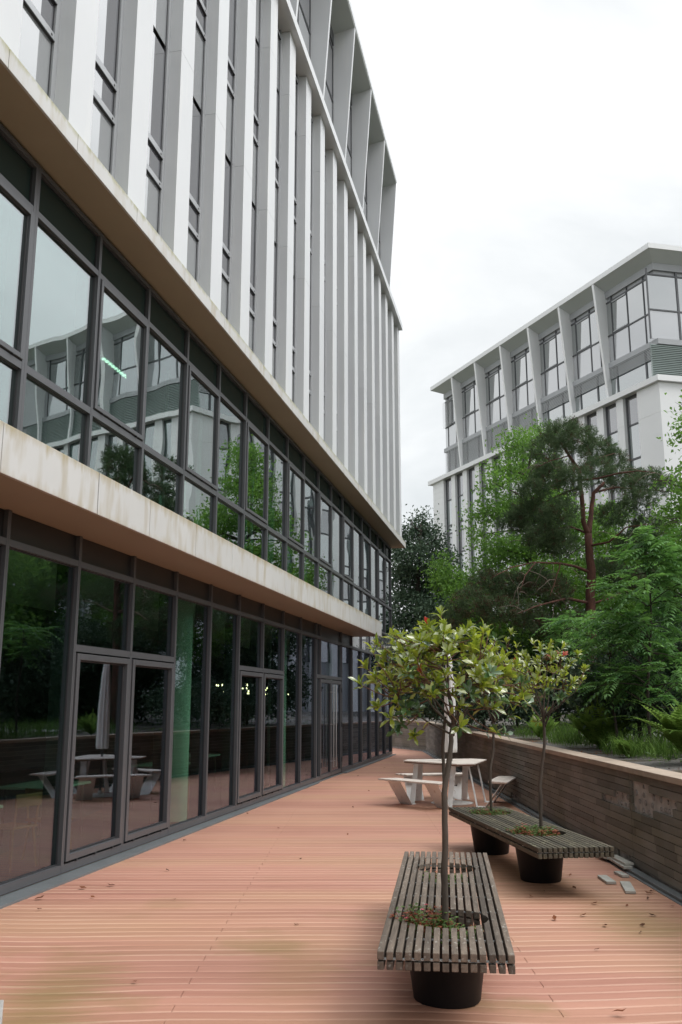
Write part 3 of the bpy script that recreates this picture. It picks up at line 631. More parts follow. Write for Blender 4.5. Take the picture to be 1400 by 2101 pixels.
for s0, s1 in zip([1.67] + bs, [q - 0.5 for q in bs] + [20.55]):
    for z0 in (4.0, 7.6, 11.2, 14.8):
        zt = min(z0 + 3.6, 16.215)
        b = MB(); bb(b, s0, s0 + 0.07, -0.43, -0.345, z0 + 0.002, zt); bb(b, s1 - 0.07, s1, -0.43, -0.345, z0 + 0.002, zt)
        for q in (z0 + 1.33, z0 + 1.86, z0 + 3.54):
            if q + 0.1 < zt + 0.06: bb(b, s0 + 0.07, s1 - 0.07, -0.43, -0.347, q, min(q + 0.09, zt))
        fr = b.build('fin_window', [M_frame], B)
        for q0, q1, m in ((z0 + 0.03, z0 + 1.33, G_up), (z0 + 1.42, z0 + 1.86, G_b), (z0 + 1.95, z0 + 3.54, G_b)):
            if q0 < zt - 0.2:
                p = MB(); bb(p, s0 + 0.07, s1 - 0.07, -0.41, -0.385, q0, min(q1, zt)); p.build('pane', m, fr)
# slanted roof fins, windows and blinds of the top storey
ts = [4.42 + 2.96 * k for k in range(6)]
for s in ts:
    b = MB(); b.slab([(s, -0.95, 16.49), (s, -0.72, 16.49), (s, -0.16, 22.85), (s, -0.95, 22.46)], (-0.15, 0, 0)); b.build('roof_fin', M_bwhite, B)
bays = [(cor(-0.9)[0] + 0.02, ts[0] - 0.15)] + [(ts[k], ts[k + 1] - 0.15) for k in range(5)] + [(ts[5], 21.4)]
drop = [0.62, 0.62, 0.62, 1.45, 1.5, 1.5, 1.5]
for k, (s0, s1) in enumerate(bays):
    b = MB(); n = 3 if s1 - s0 > 2.5 else 2
    if n == 3: vs_ = [s1 - 0.38, s1 - 1.55, s0 + 0.75 if k == 0 else s0 + 0.5]
    else: vs_ = [s1 - 0.4, s1 - 1.5]
    for q in vs_: bb(b, q - 0.025, q + 0.025, -0.95, -0.87, 18.63, 22.2)
    bb(b, s0, s1, -0.95, -0.868, 20.06, 20.13); bb(b, s0, s1, -0.95, -0.875, 21.86, 21.93)
    for q in (s0 + 0.9, s1 - 0.5): bb(b, q - 0.05, q + 0.05, -0.95, -0.87, 16.49, 18.36)
    bb(b, vs_[1] + 0.06, vs_[0] - 0.06, -0.90, -0.86, 20.16, 20.22, 1); bb(b, vs_[1] + 0.06, vs_[0] - 0.06, -0.90, -0.86, 21.76, 21.83, 1)
    fr = b.build('top_window', [M_frame, M_lframe], B)
    for z0, z1, m in ((16.49, 18.36, G_b), (18.63, 20.06, G_bp), (20.13, 21.86, G_bt)):
        p = MB(); bb(p, s0 + 0.01, s1 - 0.01, -0.93, -0.905, z0, z1); p.build('pane', m, fr)
    p = MB(); zt = 18.34; nsl = int(drop[k] / 0.075)
    for i in range(nsl):
        z = zt - 0.075 * i; p.slab([(s0 + 0.02, -0.84, z), (s0 + 0.02, -0.80, z - 0.045), (s0 + 0.02, -0.803, z - 0.05), (s0 + 0.02, -0.845, z - 0.006)], (s1 - s0 - 0.04, 0, 0))
    p.build('blind', M_blind, B)
p = MB(); s0, s1 = vs_[1], vs_[0]
for i in range(22):
    z = 21.9 - 0.085 * i; p.slab([(s0 + 0.5, -0.84, z), (s0 + 0.5, -0.80, z - 0.045), (s0 + 0.5, -0.803, z - 0.05), (s0 + 0.5, -0.845, z - 0.006)], (1.2, 0, 0))
p.build('blind', M_blind, B)
# second face: glazing, blinds and fins
c9 = cor(-0.9)
for k in range(8):
    t0, t1 = 0.35 + 1.6 * k, 0.35 + 1.6 * (k + 1); b = MB()
    for t in (t0, t1 - 0.05): second(b, t, t + 0.05, -0.95, -0.87, 18.63, 22.2)
    second(b, t0, t1, -0.95, -0.868, 20.06, 20.13); second(b, t0, t1, -0.95, -0.875, 21.86, 21.93)
    fr = b.build('top_window', [M_frame], B)
    for z0, z1, m in ((16.49, 18.36, G_b), (18.63, 20.06, G_bp), (20.13, 21.86, G_bt)):
        p = MB(); second(p, t0 + 0.01, t1 - 0.01, -0.935, -0.908, z0, z1); p.build('pane', m, fr)
for k in range(4):
    t = 4.6 + 2.96 * k; q = [(VX * t + NV[0] * o, VY * t + NV[1] * o, z) for o, z in ((-0.95, 16.49), (-0.72, 16.49), (-0.16, 22.85), (-0.95, 22.46))]
    b = MB(); b.slab(q, (VX * 0.15, VY * 0.15, 0)); b.build('roof_fin', M_bwhite, B)
p = MB()
for i in range(18): second(p, 0.25, 15, -0.86, -0.83, 18.3 - 0.09 * i - 0.05, 18.3 - 0.09 * i)
p.build('blind', mat('green grey blind', (0.20, 0.245, 0.23), 0.5, 0.05, 2), B)
for k in range(8):
    t = 2.35 + 1.489 * k; b = MB()
    for z0, z1 in zip(zs[:-1], zs[1:]): second(b, t, t + 0.5, -0.43, -0.18, z0 + 0.004, z1 - 0.004)
    b.build('fin', M_bwhite, B)
    for z0 in (7.6, 11.2, 14.8):
        zt = min(z0 + 3.6, 16.215); b = MB(); second(b, t - 0.98, t - 0.92, -0.43, -0.35, z0, zt); second(b, t - 0.06, t, -0.43, -0.35, z0, zt); second(b, t - 0.92, t - 0.06, -0.43, -0.352, z0 + 1.33, z0 + 1.41)
        fr = b.build('fin_window', [M_frame], B); p = MB(); second(p, t - 0.92, t - 0.06, -0.41, -0.385, z0, zt); p.build('pane', G_b, fr)

# ------------------------------------------------------------------ retaining wall with coping
W = tag(empty('retaining_wall', (WX, 0, 0)), 'low tiled retaining wall with stone coping and missing tiles', 'wall')
Y0, Y1 = 1.5, 36.3
far_end = (-3.3 - WX, 56.0)
b = MB(); b.box(0.03, 0.22, Y0, Y1, -0.3, 1.04)
b.prism([(0.03, Y1), (0.22, Y1 + 0.05), (far_end[0] + 0.22, far_end[1]), (far_end[0] + 0.03, far_end[1])], -0.3, 1.04)
b.build('core', M_cladbase, W)
b = MB(); yy = Y0
while yy < Y1 - 0.2:
    y2 = min(yy + random.uniform(0.98, 1.02), Y1); b.box(-0.045, 0.24, yy + 0.0015, y2 - 0.0015, 1.06, 1.122 + random.uniform(-0.001, 0.001), 0, random.random()); yy = y2
b.prism([(-0.045, Y1), (0.24, Y1 + 0.07), (far_end[0] + 0.24, far_end[1]), (far_end[0] - 0.045, far_end[1])], 1.06, 1.122)
b.build('coping', M_coping, W, bevel=0.005)
b = MB(); rows = [0.055 + 0.0835 * i for i in range(13)]
missing = [(9.42, 9.75, 8), (9.3, 9.9, 9), (9.75, 10.72, 8), (9.75, 10.72, 9), (10.05, 10.72, 7), (10.1, 10.72, 10), (10.82, 11.4, 8), (10.82, 11.95, 7), (10.88, 11.4, 0), (17.6, 18.3, 0)]
for r in range(12):
    z0, z1 = rows[r] + 0.0032, rows[r + 1] - 0.0032
    y = Y0 - random.random() * 0.8
    while y < Y1:
        ln = random.choice([0.6, 0.6, 0.9, 1.2]); ya, yb = max(y, Y0), min(y + ln, Y1); y += ln
        cutsy = [ya, yb]
        if ya < 10.77 < yb: cutsy = [ya, 10.765, 10.775, yb]      # movement joint
        prt = list(zip(cutsy[::2], cutsy[1::2]))
        for (m0, m1, mr_) in missing:
            if mr_ == r:
                np_ = []
                for p, q in prt:
                    if q <= m0 or p >= m1: np_.append((p, q))
                    else:
                        if p < m0: np_.append((p, m0))
                        if q > m1: np_.append((m1, q))
                prt = np_
        tv = random.random(); off = random.uniform(-0.0025, 0.0025)
        for p, q in prt:
            if q - p > 0.03: b.box(off, 0.0285, p + 0.001, q - 0.001, z0, z1, 0, tv)
n = 26; d = Vector((far_end[0], far_end[1] - Y1, 0)); nn = Vector((-d.y, d.x, 0)).normalized()
for r in range(12):
    for i in range(n):
        p0 = Vector((0, Y1, 0)) + d * (i / n); p1 = Vector((0, Y1, 0)) + d * ((i + 0.995) / n); z0, z1 = rows[r] + 0.002, rows[r + 1] - 0.002
        b.slab([(p0.x, p0.y, z0), (p1.x, p1.y, z0), (p1.x, p1.y, z1), (p0.x, p0.y, z1)], (0.028, 0.001, 0), 0, random.random())
b.build('cladding', M_clad, W)
b = MB()
for (m0, m1, r) in missing:
    q = m0 + random.uniform(.05, .2)
    while q < m1 - 0.04:
        zc = (rows[r] + rows[r + 1]) / 2; rr = random.uniform(0.018, 0.033); pts = []
        for j in range(9): th = j * 2 * math.pi / 9; k = rr * random.uniform(0.7, 1.15); pts.append((0.0, q + k * math.cos(th), zc + k * math.sin(th)))
        b.slab([(0.031, p[1], p[2]) for p in pts], (-random.uniform(0.008, 0.018), 0, 0)); q += random.uniform(0.10, 0.34)
b.build('mortar_dab', mat('grey mortar', (0.28, 0.255, 0.245), 0.95, 0.3, 20, bump=0.4), W)
b = MB(); b.box(-0.10, -0.004, Y0, Y1, -0.02, 0.035); b.box(-0.14, -0.104, Y0, Y1, -0.02, 0.008)
b.build('gutter', M_strip, W, bevel=0.003)

# ------------------------------------------------------------------ planter benches
def slat_bench(loc, rz, label, m_wood, width=0.755, length=3.52, holes=((0.86, 0.27), (2.68, 0.25)), ztop=0.48, pots=True, seed=1, soil=0.33):
    "local x across, y along the bench from its near end"
    rnd = random.Random(seed)
    t = tag(empty('planter_bench', loc, rz), label, 'planter bench')
    nsl = 15; pitch = width / (nsl - 0.28); sw = pitch * 0.72; th = 0.044
    def layer(z0, z1, joint, rec):
        b = MB()
        for i in range(nsl):
            xa = -width / 2 + i * pitch; xb = xa + sw
            cuts = [(rec + rnd.uniform(0, .004), joint + (0.05 if i in (2, 3, 11) else 0) - 0.0015), (joint + (0.05 if i in (2, 3, 11) else 0) + 0.0015, length - rec)]
            segs_ = []
            for (p, q) in cuts:
                todo = [(p, q, None, None)]
                for (hy, hr) in holes:
                    nx = []
                    for (p_, q_, la, lb) in todo:
                        near = min(abs(xa), abs(xb)) if xa * xb > 0 else 0
                        if near >= hr or q_ < hy - hr or p_ > hy + hr: nx.append((p_, q_, la, lb)); continue
                        nx.append((p_, hy, la, (hy, hr))); nx.append((hy, q_, (hy, hr), lb))
                    todo = nx
                segs_ += todo
            tv = rnd.random()
            for (p, q, la, lb) in segs_:
                tv2 = min(1, max(0, tv + rnd.uniform(-0.15, 0.15)))
                xs = [xa + sw * k / 3 for k in range(4)]
                near_e = [(x, p if la is None else la[0] + math.sqrt(max(0.0, la[1] ** 2 - x * x))) for x in xs]
                far_e = [(x, q if lb is None else lb[0] - math.sqrt(max(0.0, lb[1] ** 2 - x * x))) for x in xs]
                if min(f[1] - n_[1] for f, n_ in zip(far_e, near_e)) < 0.01: continue
                dzv = rnd.uniform(-0.0015, 0.0015)
                b.prism(near_e + far_e[::-1], z0 + dzv, z1 + dzv, 0, tv2)
        return b
    layer(ztop - th, ztop, length * 0.52, 0.0).build('seat', m_wood, t, bevel=0.004)
    layer(ztop - 2 * th - 0.010, ztop - th - 0.010, length * 0.36, 0.004).build('lower_slats', m_wood, t, bevel=0.004)
    b = MB()
    for yb in (0.035, 0.48, 1.25, 1.75, 2.25, 3.05, length - 0.06): b.box(-width / 2 + 0.01, width / 2 - 0.01, yb, yb + 0.03, ztop - th - 0.0085, ztop - th - 0.002)
    b.build('cross_bar', M_galv, t)
    if pots:
        for hy, hr in holes:
            pot = MB(); pot.lathe([(0.205, 0.0), (0.212, 0.01), (0.262, ztop - 0.115), (0.268, ztop - 0.105), (0.262, ztop - 0.101), (0.250, ztop - 0.103), (0.244, soil - 0.02)], (0, hy, 0), 36, cap=False)
            pot.lathe([(0.19, 0.001), (0.205, 0.0)], (0, hy, 0), 36, cap=False)
            po = pot.build('pot', M_pot, t, smooth='auto')
            s = MB(); vs = [(0, hy, soil + 0.015)]; fs = []
            for rr in (0.12, 0.246):
                for j in range(24): a_ = j * math.pi / 12; vs.append((rr * math.cos(a_), hy + rr * math.sin(a_), soil + rnd.uniform(-0.012, 0.015)))
            for j in range(24): fs.append((0, 1 + j, 1 + (j + 1) % 24)); fs.append((1 + j, 25 + j, 25 + (j + 1) % 24, 1 + (j + 1) % 24))
            s.add(vs, fs); s.build('soil', M_soil, po, smooth=True)
    return t
ZB = 0.48
bench1 = slat_bench((0.575, 5.42, 0), -R(6.4), 'nearest slatted planter bench with one bare planting hole', M_slat, seed=3)
bench2 = slat_bench((2.245, 9.18, 0), R(7.3), 'darker planter bench beside the tiled wall holding two trees', M_slatb, seed=9, holes=((1.06, 0.28), (2.87, 0.26)), soil=0.40)
bench3 = slat_bench((-1.92, 1.45, 0), R(18), 'silvery grey slatted bench end cut off in the bottom corner', M_slatg, seed=5, pots=True, length=3.52)
bench3.location = (-0.84, 1.16, 0)
def bench_pt(bn, x, y, z=0.0):
    c, s = math.cos(bn.rotation_euler[2]), math.sin(bn.rotation_euler[2]); return Vector((bn.location.x + c * x - s * y, bn.location.y + s * x + c * y, z))

# weeds in the pots
def weed_plant(c, r, n, label, hgt=0.09, redfrac=0.2, lean=(0, 0), flowers=0, z=0.35, lsize=0.022):
    t = tag(empty('weed_plant', (c[0], c[1], z)), label, 'weed', 'weeds growing in the planter pots')
    st = MB(); P = []; Ax = []; Nn = []; Ls = []; tn = []; mi = []
    for i in range(n):
        a = random.random() * 6.283; q = r * math.sqrt(random.random()); x, y = q * math.cos(a) + lean[0] * random.random(), q * math.sin(a) + lean[1] * random.random()
        h = hgt * random.uniform(0.5, 1.25); dx, dy = random.uniform(-.06, .06) + lean[0] * 0.3, random.uniform(-.06, .06) + lean[1] * 0.3
        st.tube([(x, y, -0.01), (x + dx * .4, y + dy * .4, h * .6), (x + dx, y + dy, h)], [0.0022, 0.0018, 0.001], 4)
        red = random.random() < redfrac
        for k in range(12):
            u = random.uniform(0.35, 1.0); th = random.random() * 6.283
            p = np.array([x + dx * u, y + dy * u, h * u]); ax = np.array([math.cos(th), math.sin(th), random.uniform(-.1, .5)])
            for q3 in (-0.5, 0.0, 0.5):
                ax3 = np.array([math.cos(th + q3), math.sin(th + q3), ax[2]]); P.append(p + ax * lsize * 0.6); Ax.append(ax3); Nn.append(np.array([random.uniform(-.3, .3), random.uniform(-.3, .3), 1])); Ls.append(random.uniform(.7, 1.3) * lsize); tn.append(random.random()); mi.append(1 if red else 0)
    st.build('stem', L_weedr, t)
    Ls = np.array(Ls); leaves('leaf_cluster', np.array(P), np.array(Ax), np.array(Nn), Ls, Ls * 0.7, np.array(tn), [L_weed, L_weedr], t, np.array(mi))
    if flowers:
        f = MB()
        for i in range(flowers):
            x, y = random.uniform(-r, r) * .8 + lean[0], random.uniform(-r, r) * .8 + lean[1]; z_ = hgt * random.uniform(.9, 1.3)
            for k in range(5):
                th = k * 1.2566; f.add([(x, y, z_), (x + .012 * math.cos(th - .4), y + .012 * math.sin(th - .4), z_ + .006), (x + .018 * math.cos(th), y + .018 * math.sin(th), z_ + .004), (x + .012 * math.cos(th + .4), y + .012 * math.sin(th + .4), z_ + .006)], [(0, 1, 2, 3)])
        f.build('flower', mat('pink petal', (0.55, 0.10, 0.14), 0.6, 0.2, 20), t, recalc=False)
    return t
h1 = bench_pt(bench1, 0, 0.86); h2 = bench_pt(bench1, 0, 2.68); h3 = bench_pt(bench2, 0, 1.06); h4 = bench_pt(bench2, 0, 2.87)
weed_plant((h1.x - 0.07, h1.y - 0.03), 0.17, 95, 'leggy weeds with pink flowers spilling over the nearest planting hole', 0.17, 0.3, (-0.08, 0.0), 3, 0.34)
weed_plant((h1.x + 0.05, h1.y - 0.08), 0.18, 90, 'low green weeds around the nearest tree trunk', 0.08, 0.08, (0.03, 0), 0, 0.34, 0.018)
weed_plant((h2.x, h2.y - 0.03), 0.22, 80, 'sparse small weeds in the bare planting hole', 0.07, 0.1, (0, 0), 0, 0.34, 0.02)
weed_plant((h3.x - 0.05, h3.y), 0.25, 190, 'dense weeds with a red patch at the foot of the right tree', 0.11, 0.35, (0, 0), 2, 0.40)
weed_plant((h4.x, h4.y), 0.24, 160, 'mat of weeds around the farthest potted tree', 0.10, 0.25, (0, 0), 2, 0.40)

# ------------------------------------------------------------------ photinia standards
def photinia(base, trunk_pts, trunk_r, cc, cr_, tips, label, seed, extra=(), lsz=0.10, second=None, ngreen=0.14, redp=0.03):
    rg = np.random.default_rng(seed); rnd = random.Random(seed)
    t = tag(empty('photinia_tree', base), label, 'tree', 'clipped trees growing in the planter benches')
    o = Vector(base)
    tk = MB(); pts = [Vector(p) - o for p in trunk_pts]; k = len(pts)
    fine = []
    for i in range(k - 1):
        for j in range(4): fine.append(pts[i].lerp(pts[i + 1], j / 4) + Vector((rnd.uniform(-.004, .004), rnd.uniform(-.004, .004), 0)))
    fine.append(pts[-1]); rr = [trunk_r * (1.08 - 0.35 * i / len(fine)) * rnd.uniform(.96, 1.04) * (1.12 if i % 7 == 3 else 1) for i in range(len(fine))]
    tk.tube(fine, rr, 10)
    if second:
        sp = [Vector(p) - o for p in second]; tk.tube(sp, [trunk_r * 0.55] * (len(sp) - 1) + [trunk_r * 0.45], 8)
    tk.build('trunk', M_bark, t, smooth='auto')
    br = MB(); fork = pts[-1]; c = Vector(cc) - o; mains = []
    nm = 11
    for i in range(nm):
        a = i * 2.399 + rnd.uniform(-.3, .3); e = rnd.uniform(0.15, 1.0)
        d = Vector((math.cos(a) * cr_[0] * 0.62, math.sin(a) * cr_[1] * 0.62, 0)); q = c + d * (1.15 - 0.5 * e); q.z = c.z + cr_[2] * (-0.55 + 1.0 * e)
        st = fork + Vector((0, 0, rnd.uniform(-0.10, 0.03))); pth = bend(st, q, 5, sag=rnd.uniform(-.06, .04), wob=0.08)
        br.tube(pth, [trunk_r * 0.42, trunk_r * 0.38, trunk_r * 0.33, trunk_r * 0.28, trunk_r * 0.24, trunk_r * 0.2], 6); mains.append(pth)
    lead = bend(fork, c + Vector((0.0, 0, cr_[2] * 0.6)), 5, wob=0.05); br.tube(lead, [trunk_r * 0.6, trunk_r * .5, trunk_r * .45, trunk_r * .35, trunk_r * .3, trunk_r * .2], 6); mains.append(lead)
    nodes = [p for m in mains for p in m[1:]]
    P = []; Ax = []; Nn = []; Ls = []; tn = []; mi = []
    tl = []
    for i in range(tips):
        v = Vector(rg.normal(size=3)).normalized(); rad = rnd.uniform(0.62, 1.0)
        if v.z < -0.35 and rnd.random() < 0.6: v.z = abs(v.z)
        if rnd.random() < 0.2: rad *= rnd.uniform(1.15, 1.38)
        tl.append(c + Vector((v.x * cr_[0], v.y * cr_[1], v.z * cr_[2])) * rad)
    tl += [Vector(e) - o for e in extra]
    for i, tp in enumerate(tl):
        nd = min(nodes, key=lambda p: (p - tp).length + 0.5 * max(0, p.z - tp.z) + 0.25 * abs((p - fork).length - 0.6 * (tp - fork).length))
        pth = bend(nd, tp, 4, sag=rnd.uniform(-.10, .02), wob=0.1); br.tube(pth, [0.0055, 0.0048, 0.004, 0.0032, 0.0026], 5, 1)
        d = (pth[-1] - pth[-2]).normalized(); d = (d + Vector((0, 0, 0.55))).normalized()
        low = (tp.z - c.z) / cr_[2] < -0.25
        nl = rnd.randint(6, 10); green = rnd.random() < (0.42 if low else ngreen * .8); red = (not green) and rnd.random() < redp
        e1 = d.orthogonal().normalized(); e2 = d.cross(e1)
        for kx in range(nl):
            th = kx * 2.399 + rnd.random(); ph = R(rnd.uniform(12, 40) if kx < nl // 2 else rnd.uniform(35, 80))
            if green: ph += R(25)
            ax = d * math.cos(ph) + (e1 * math.cos(th) + e2 * math.sin(th)) * math.sin(ph)
            nv = d * math.sin(ph) - (e1 * math.cos(th) + e2 * math.sin(th)) * math.cos(ph)
            P.append(np.array(tp - d * rnd.uniform(0, 0.035))); Ax.append(np.array(ax)); Nn.append(np.array(nv) + rg.normal(size=3) * 0.15)
            Ls.append(lsz * rnd.uniform(0.62, 1.12) * (0.8 if red else 1)); tn.append(min(1, max(0, rnd.gauss(.5, .25)))); mi.append(1 if green else (2 if red and kx < 4 else (2 if rnd.random() < 0.008 else 0)))
        # leaves along the twig
        for kx in range(rnd.randint(2, 5)):
            q = pth[rnd.randint(1, 4)]; v = rg.normal(size=3); v[2] = v[2] * 0.5 + 0.15
            P.append(np.array(q)); Ax.append(v); Nn.append(np.array([0, 0, 1.0]) + rg.normal(size=3) * .4); Ls.append(lsz * rnd.uniform(.5, .95)); tn.append(rnd.random()); mi.append(1 if rnd.random() < (.6 if low else .22) else 0)
    br.build('branch', [M_bark, M_photwig], t, smooth=True)
    Ls = np.array(Ls); leaves('crown', np.array(P), np.array(Ax), np.array(Nn), Ls, Ls * np.array([random.uniform(.32, .42) for _ in Ls]), np.array(tn), [L_pho, L_phog, L_phor], t, np.array(mi), droop=0.06, rich=True)
    return t
b1 = (h1.x - 0.01, h1.y - 0.04, 0.34)
photinia(b1, [b1, (b1[0] + 0.01, b1[1], 0.9), (b1[0] + 0.02, b1[1] + 0.01, 1.25), at(926, 1520, 6.36), at(930, 1480, 6.4)], 0.0205,
         tuple(at(915, 1388, 6.45)), (0.52, 0.50, 0.36), 165, 'largest potted tree on the nearest bench with a forked trunk', 5,
         extra=[tuple(at(*p)) for p in ((740, 1405, 6.1), (752, 1370, 6.4), (765, 1335, 6.3), (905, 1262, 6.5), (912, 1285, 6.4), (880, 1290, 6.3), (960, 1290, 6.5), (800, 1470, 6.1), (822, 1485, 6.3), (812, 1500, 6.5), (850, 1510, 6.2), (1075, 1400, 6.6), (1085, 1440, 6.5), (1040, 1505, 6.3), (1010, 1500, 6.5), (945, 1490, 6.0), (775, 1450, 6.2), (1060, 1365, 6.7), (1030, 1350, 6.6), (790, 1345, 6.6), (985, 1320, 6.5))],
         lsz=0.098, second=[(b1[0] + 0.02, b1[1] + 0.02, 1.22), tuple(at(911, 1590, 6.45)), tuple(at(909, 1530, 6.5)), tuple(at(914, 1470, 6.5))])
b2 = (h3.x + 0.05, h3.y + 0.1, 0.40)
photinia(b2, [b2, (b2[0], b2[1], 0.95), tuple(at(1118, 1530, 10.3)), tuple(at(1117, 1475, 10.3))], 0.018, tuple(at(1122, 1395, 10.35)), (0.50, 0.48, 0.38), 62,
         'potted tree with sparse pointed crown nearest the tiled wall', 8, extra=[tuple(at(*p)) for p in ((1200, 1375, 10.3), (1185, 1345, 10.3), (1160, 1325, 10.4), (1095, 1320, 10.3), (1130, 1322, 10.5), (1050, 1370, 10.2), (1180, 1410, 10.2))], lsz=0.10, redp=0.09)
b3 = (h4.x + 0.02, h4.y + 0.05, 0.40)
photinia(b3, [b3, (b3[0], b3[1], 1.0), tuple(at(1013, 1540, 12.1)), tuple(at(1012, 1480, 12.1))], 0.018, tuple(at(1030, 1400, 12.15)), (0.46, 0.46, 0.42), 58,
         'farthest potted tree, its crown half hidden by the largest one', 13, extra=[tuple(at(*p)) for p in ((1049, 1300, 12.1), (1040, 1318, 12.1), (1060, 1325, 12.2), (1075, 1345, 12.0), (1020, 1330, 12.1), (1085, 1400, 12.1))], lsz=0.105)

# ------------------------------------------------------------------ picnic table and parasol
TC = (2.05, 17.75)
T = tag(empty('picnic_table', (TC[0], TC[1], 0)), 'white three sided picnic table with bench seats on bent plates', 'picnic table')
gaps = [R(162), R(42), R(-78)]
hexp = []
for a in gaps:
    for s in (-1, 1): hexp.append((0.86 * math.cos(a) - s * 0.17 * -math.sin(a), 0.86 * math.sin(a) - s * 0.17 * math.cos(a)))
ctr = sorted(hexp, key=lambda p: math.atan2(p[1], p[0]))
b = MB(); b.prism([(x * 0.985, y * 0.985) for x, y in ctr], 0.722, 0.742, 1)
for i in range(6): pass
b.prism(ctr, 0.7425, 0.765, 0); b.build('tabletop', [M_seatwood, M_seatedge], T, bevel=0.004)
for a in (R(102), R(-18), R(-138)):
    r_ = Vector((math.cos(a), math.sin(a), 0)); tg = Vector((-math.sin(a), math.cos(a), 0))
    def P_(rad, tan, z): return r_ * rad + tg * tan + Vector((0, 0, z))
    b = MB()
    for k in range(3):
        ra = 0.80 + 0.122 * k; hw = 0.62 + 0.05 * k
        b.slab([P_(ra, -hw, 0.437), P_(ra + 0.118, -hw - 0.03, 0.437), P_(ra + 0.118, hw + 0.03, 0.437), P_(ra, hw, 0.437)], (0, 0, 0.026), 0 if k < 3 else 1)
    b.build('seat', [M_seatwood, M_seatedge], T, bevel=0.004)
    for s in (-1, 1):
        b = MB(); th = 0.012
        for (ra, za), (rb, zb_), t0, t1 in (((1.12, 0.434), (0.84, 0.434), .30, .62), ((1.04, 0.434), (0.72, 0.006), .30, .62), ((0.73, 0.006), (0.56, 0.006), .34, .58), ((0.57, 0.006), (0.44, 0.72), .40, .52), ((0.50, 0.715), (0.32, 0.715), .40, .52)):
            t0, t1 = s * t0, s * t1
            d = Vector((rb - ra, 0, zb_ - za)).normalized(); nx_, nz_ = -d.z * th, d.x * th
            b.slab([P_(ra, t0, za), P_(ra, t1, za), P_(ra + nx_, t1, za + nz_), P_(ra + nx_, t0, za + nz_)], P_(rb, 0, zb_) - P_(ra, 0, za))
        b.build('leg', M_powder, T, bevel=0.003)
PS = tag(empty('parasol', (TC[0] + 0.02, TC[1] + 0.0, 0)), 'closed white parasol on a dark pole in the picnic table', 'parasol')
b = MB(); b.lathe([(0.39, 0.001), (0.395, 0.012), (0.36, 0.022), (0.05, 0.03), (0.045, 0.10)], n=32); b.build('base', M_powder, PS, smooth='auto')
b = MB(); b.lathe([(0.024, 0.09), (0.024, 2.75), (0.012, 2.80)], n=12); b.tube([(0.02, 0, 0.32), (0.075, 0, 0.32)], 0.008, 8); b.lathe([(0.014, -0.012), (0.014, 0.012)], (0.085, 0, 0.32), 10); b.build('pole', M_dpole, PS, smooth='auto')
b = MB(); vs = []; fs = []; n = 32; zr = [0.92, 1.0, 1.4, 1.8, 2.1, 2.4, 2.68, 2.74]; rr = [0.10, 0.105, 0.10, 0.095, 0.08, 0.07, 0.045, 0.026]
for z, r in zip(zr, rr):
    for j in range(n): th = 2 * math.pi * j / n; q = r * (1 + 0.22 * math.sin(th * 8)) if r > 0.03 else r; vs.append((q * math.cos(th), q * math.sin(th), z))
for i in range(len(zr) - 1):
    for j in range(n): fs.append((i * n + j, i * n + (j + 1) % n, (i + 1) * n + (j + 1) % n, (i + 1) * n + j))
b.add(vs, fs + [tuple(range(n))[::-1], tuple(range(len(vs) - n, len(vs)))]); b.build('canopy', M_canvas, PS, smooth=True)

# ------------------------------------------------------------------ loose tiles, fallen leaves, camera
def loose(x, y, z, rz, ln, label, tilt=0.0, wd=0.085):
    b = MB(); b.box(-ln / 2, ln / 2, -wd / 2, wd / 2, 0, 0.026); o = b.build('loose_tile', M_tile, bevel=0.003)
    o.location = (x, y, z); o.rotation_euler = (0, tilt, rz); tag(o, label, 'tile', 'tiles fallen off the wall'); return o
loose(2.785, 10.16, 0.004, R(-91), 0.37, 'single pale tile lying apart on the boards, farther from the viewer', 0, 0.10)
loose(2.88, 9.75, 0.004, R(-101), 0.51, 'single tile lying nearest the viewer on the boards', 0, 0.10)
loose(3.17, 11.0, 0.036, R(-91), 0.70, 'lowest long tile of the fallen pile in the gutter', 0, 0.10)
loose(3.19, 11.0, 0.064, R(-88), 0.57, 'topmost pale tile of the fallen pile by the wall', 0, 0.10)
loose(3.13, 11.45, 0.036, R(-80), 0.34, 'tile leaning behind the fallen pile by the wall', 0, 0.10)
loose(3.03, 10.46, 0.004, R(-86), 0.25, 'short broken tile in front of the fallen pile', 0, 0.08)
def fallen(n_pts):
    for i, (x, y, s) in enumerate(n_pts):
        P = np.zeros((1, 3)); th = random.random() * 6.28
        o = leaves('fallen_leaf', P, np.array([[math.cos(th), math.sin(th), 0.05]]), np.array([[random.uniform(-.6, .6), random.uniform(-.6, .6), 1.0]]), [s], [s * 0.5], [random.random()], L_dry, droop=-0.25, rich=True)
        o.location = (x, y, 0.011); tag(o, 'small curled brown leaf lying on the terracotta boards', 'leaf', 'fallen leaves on the deck')
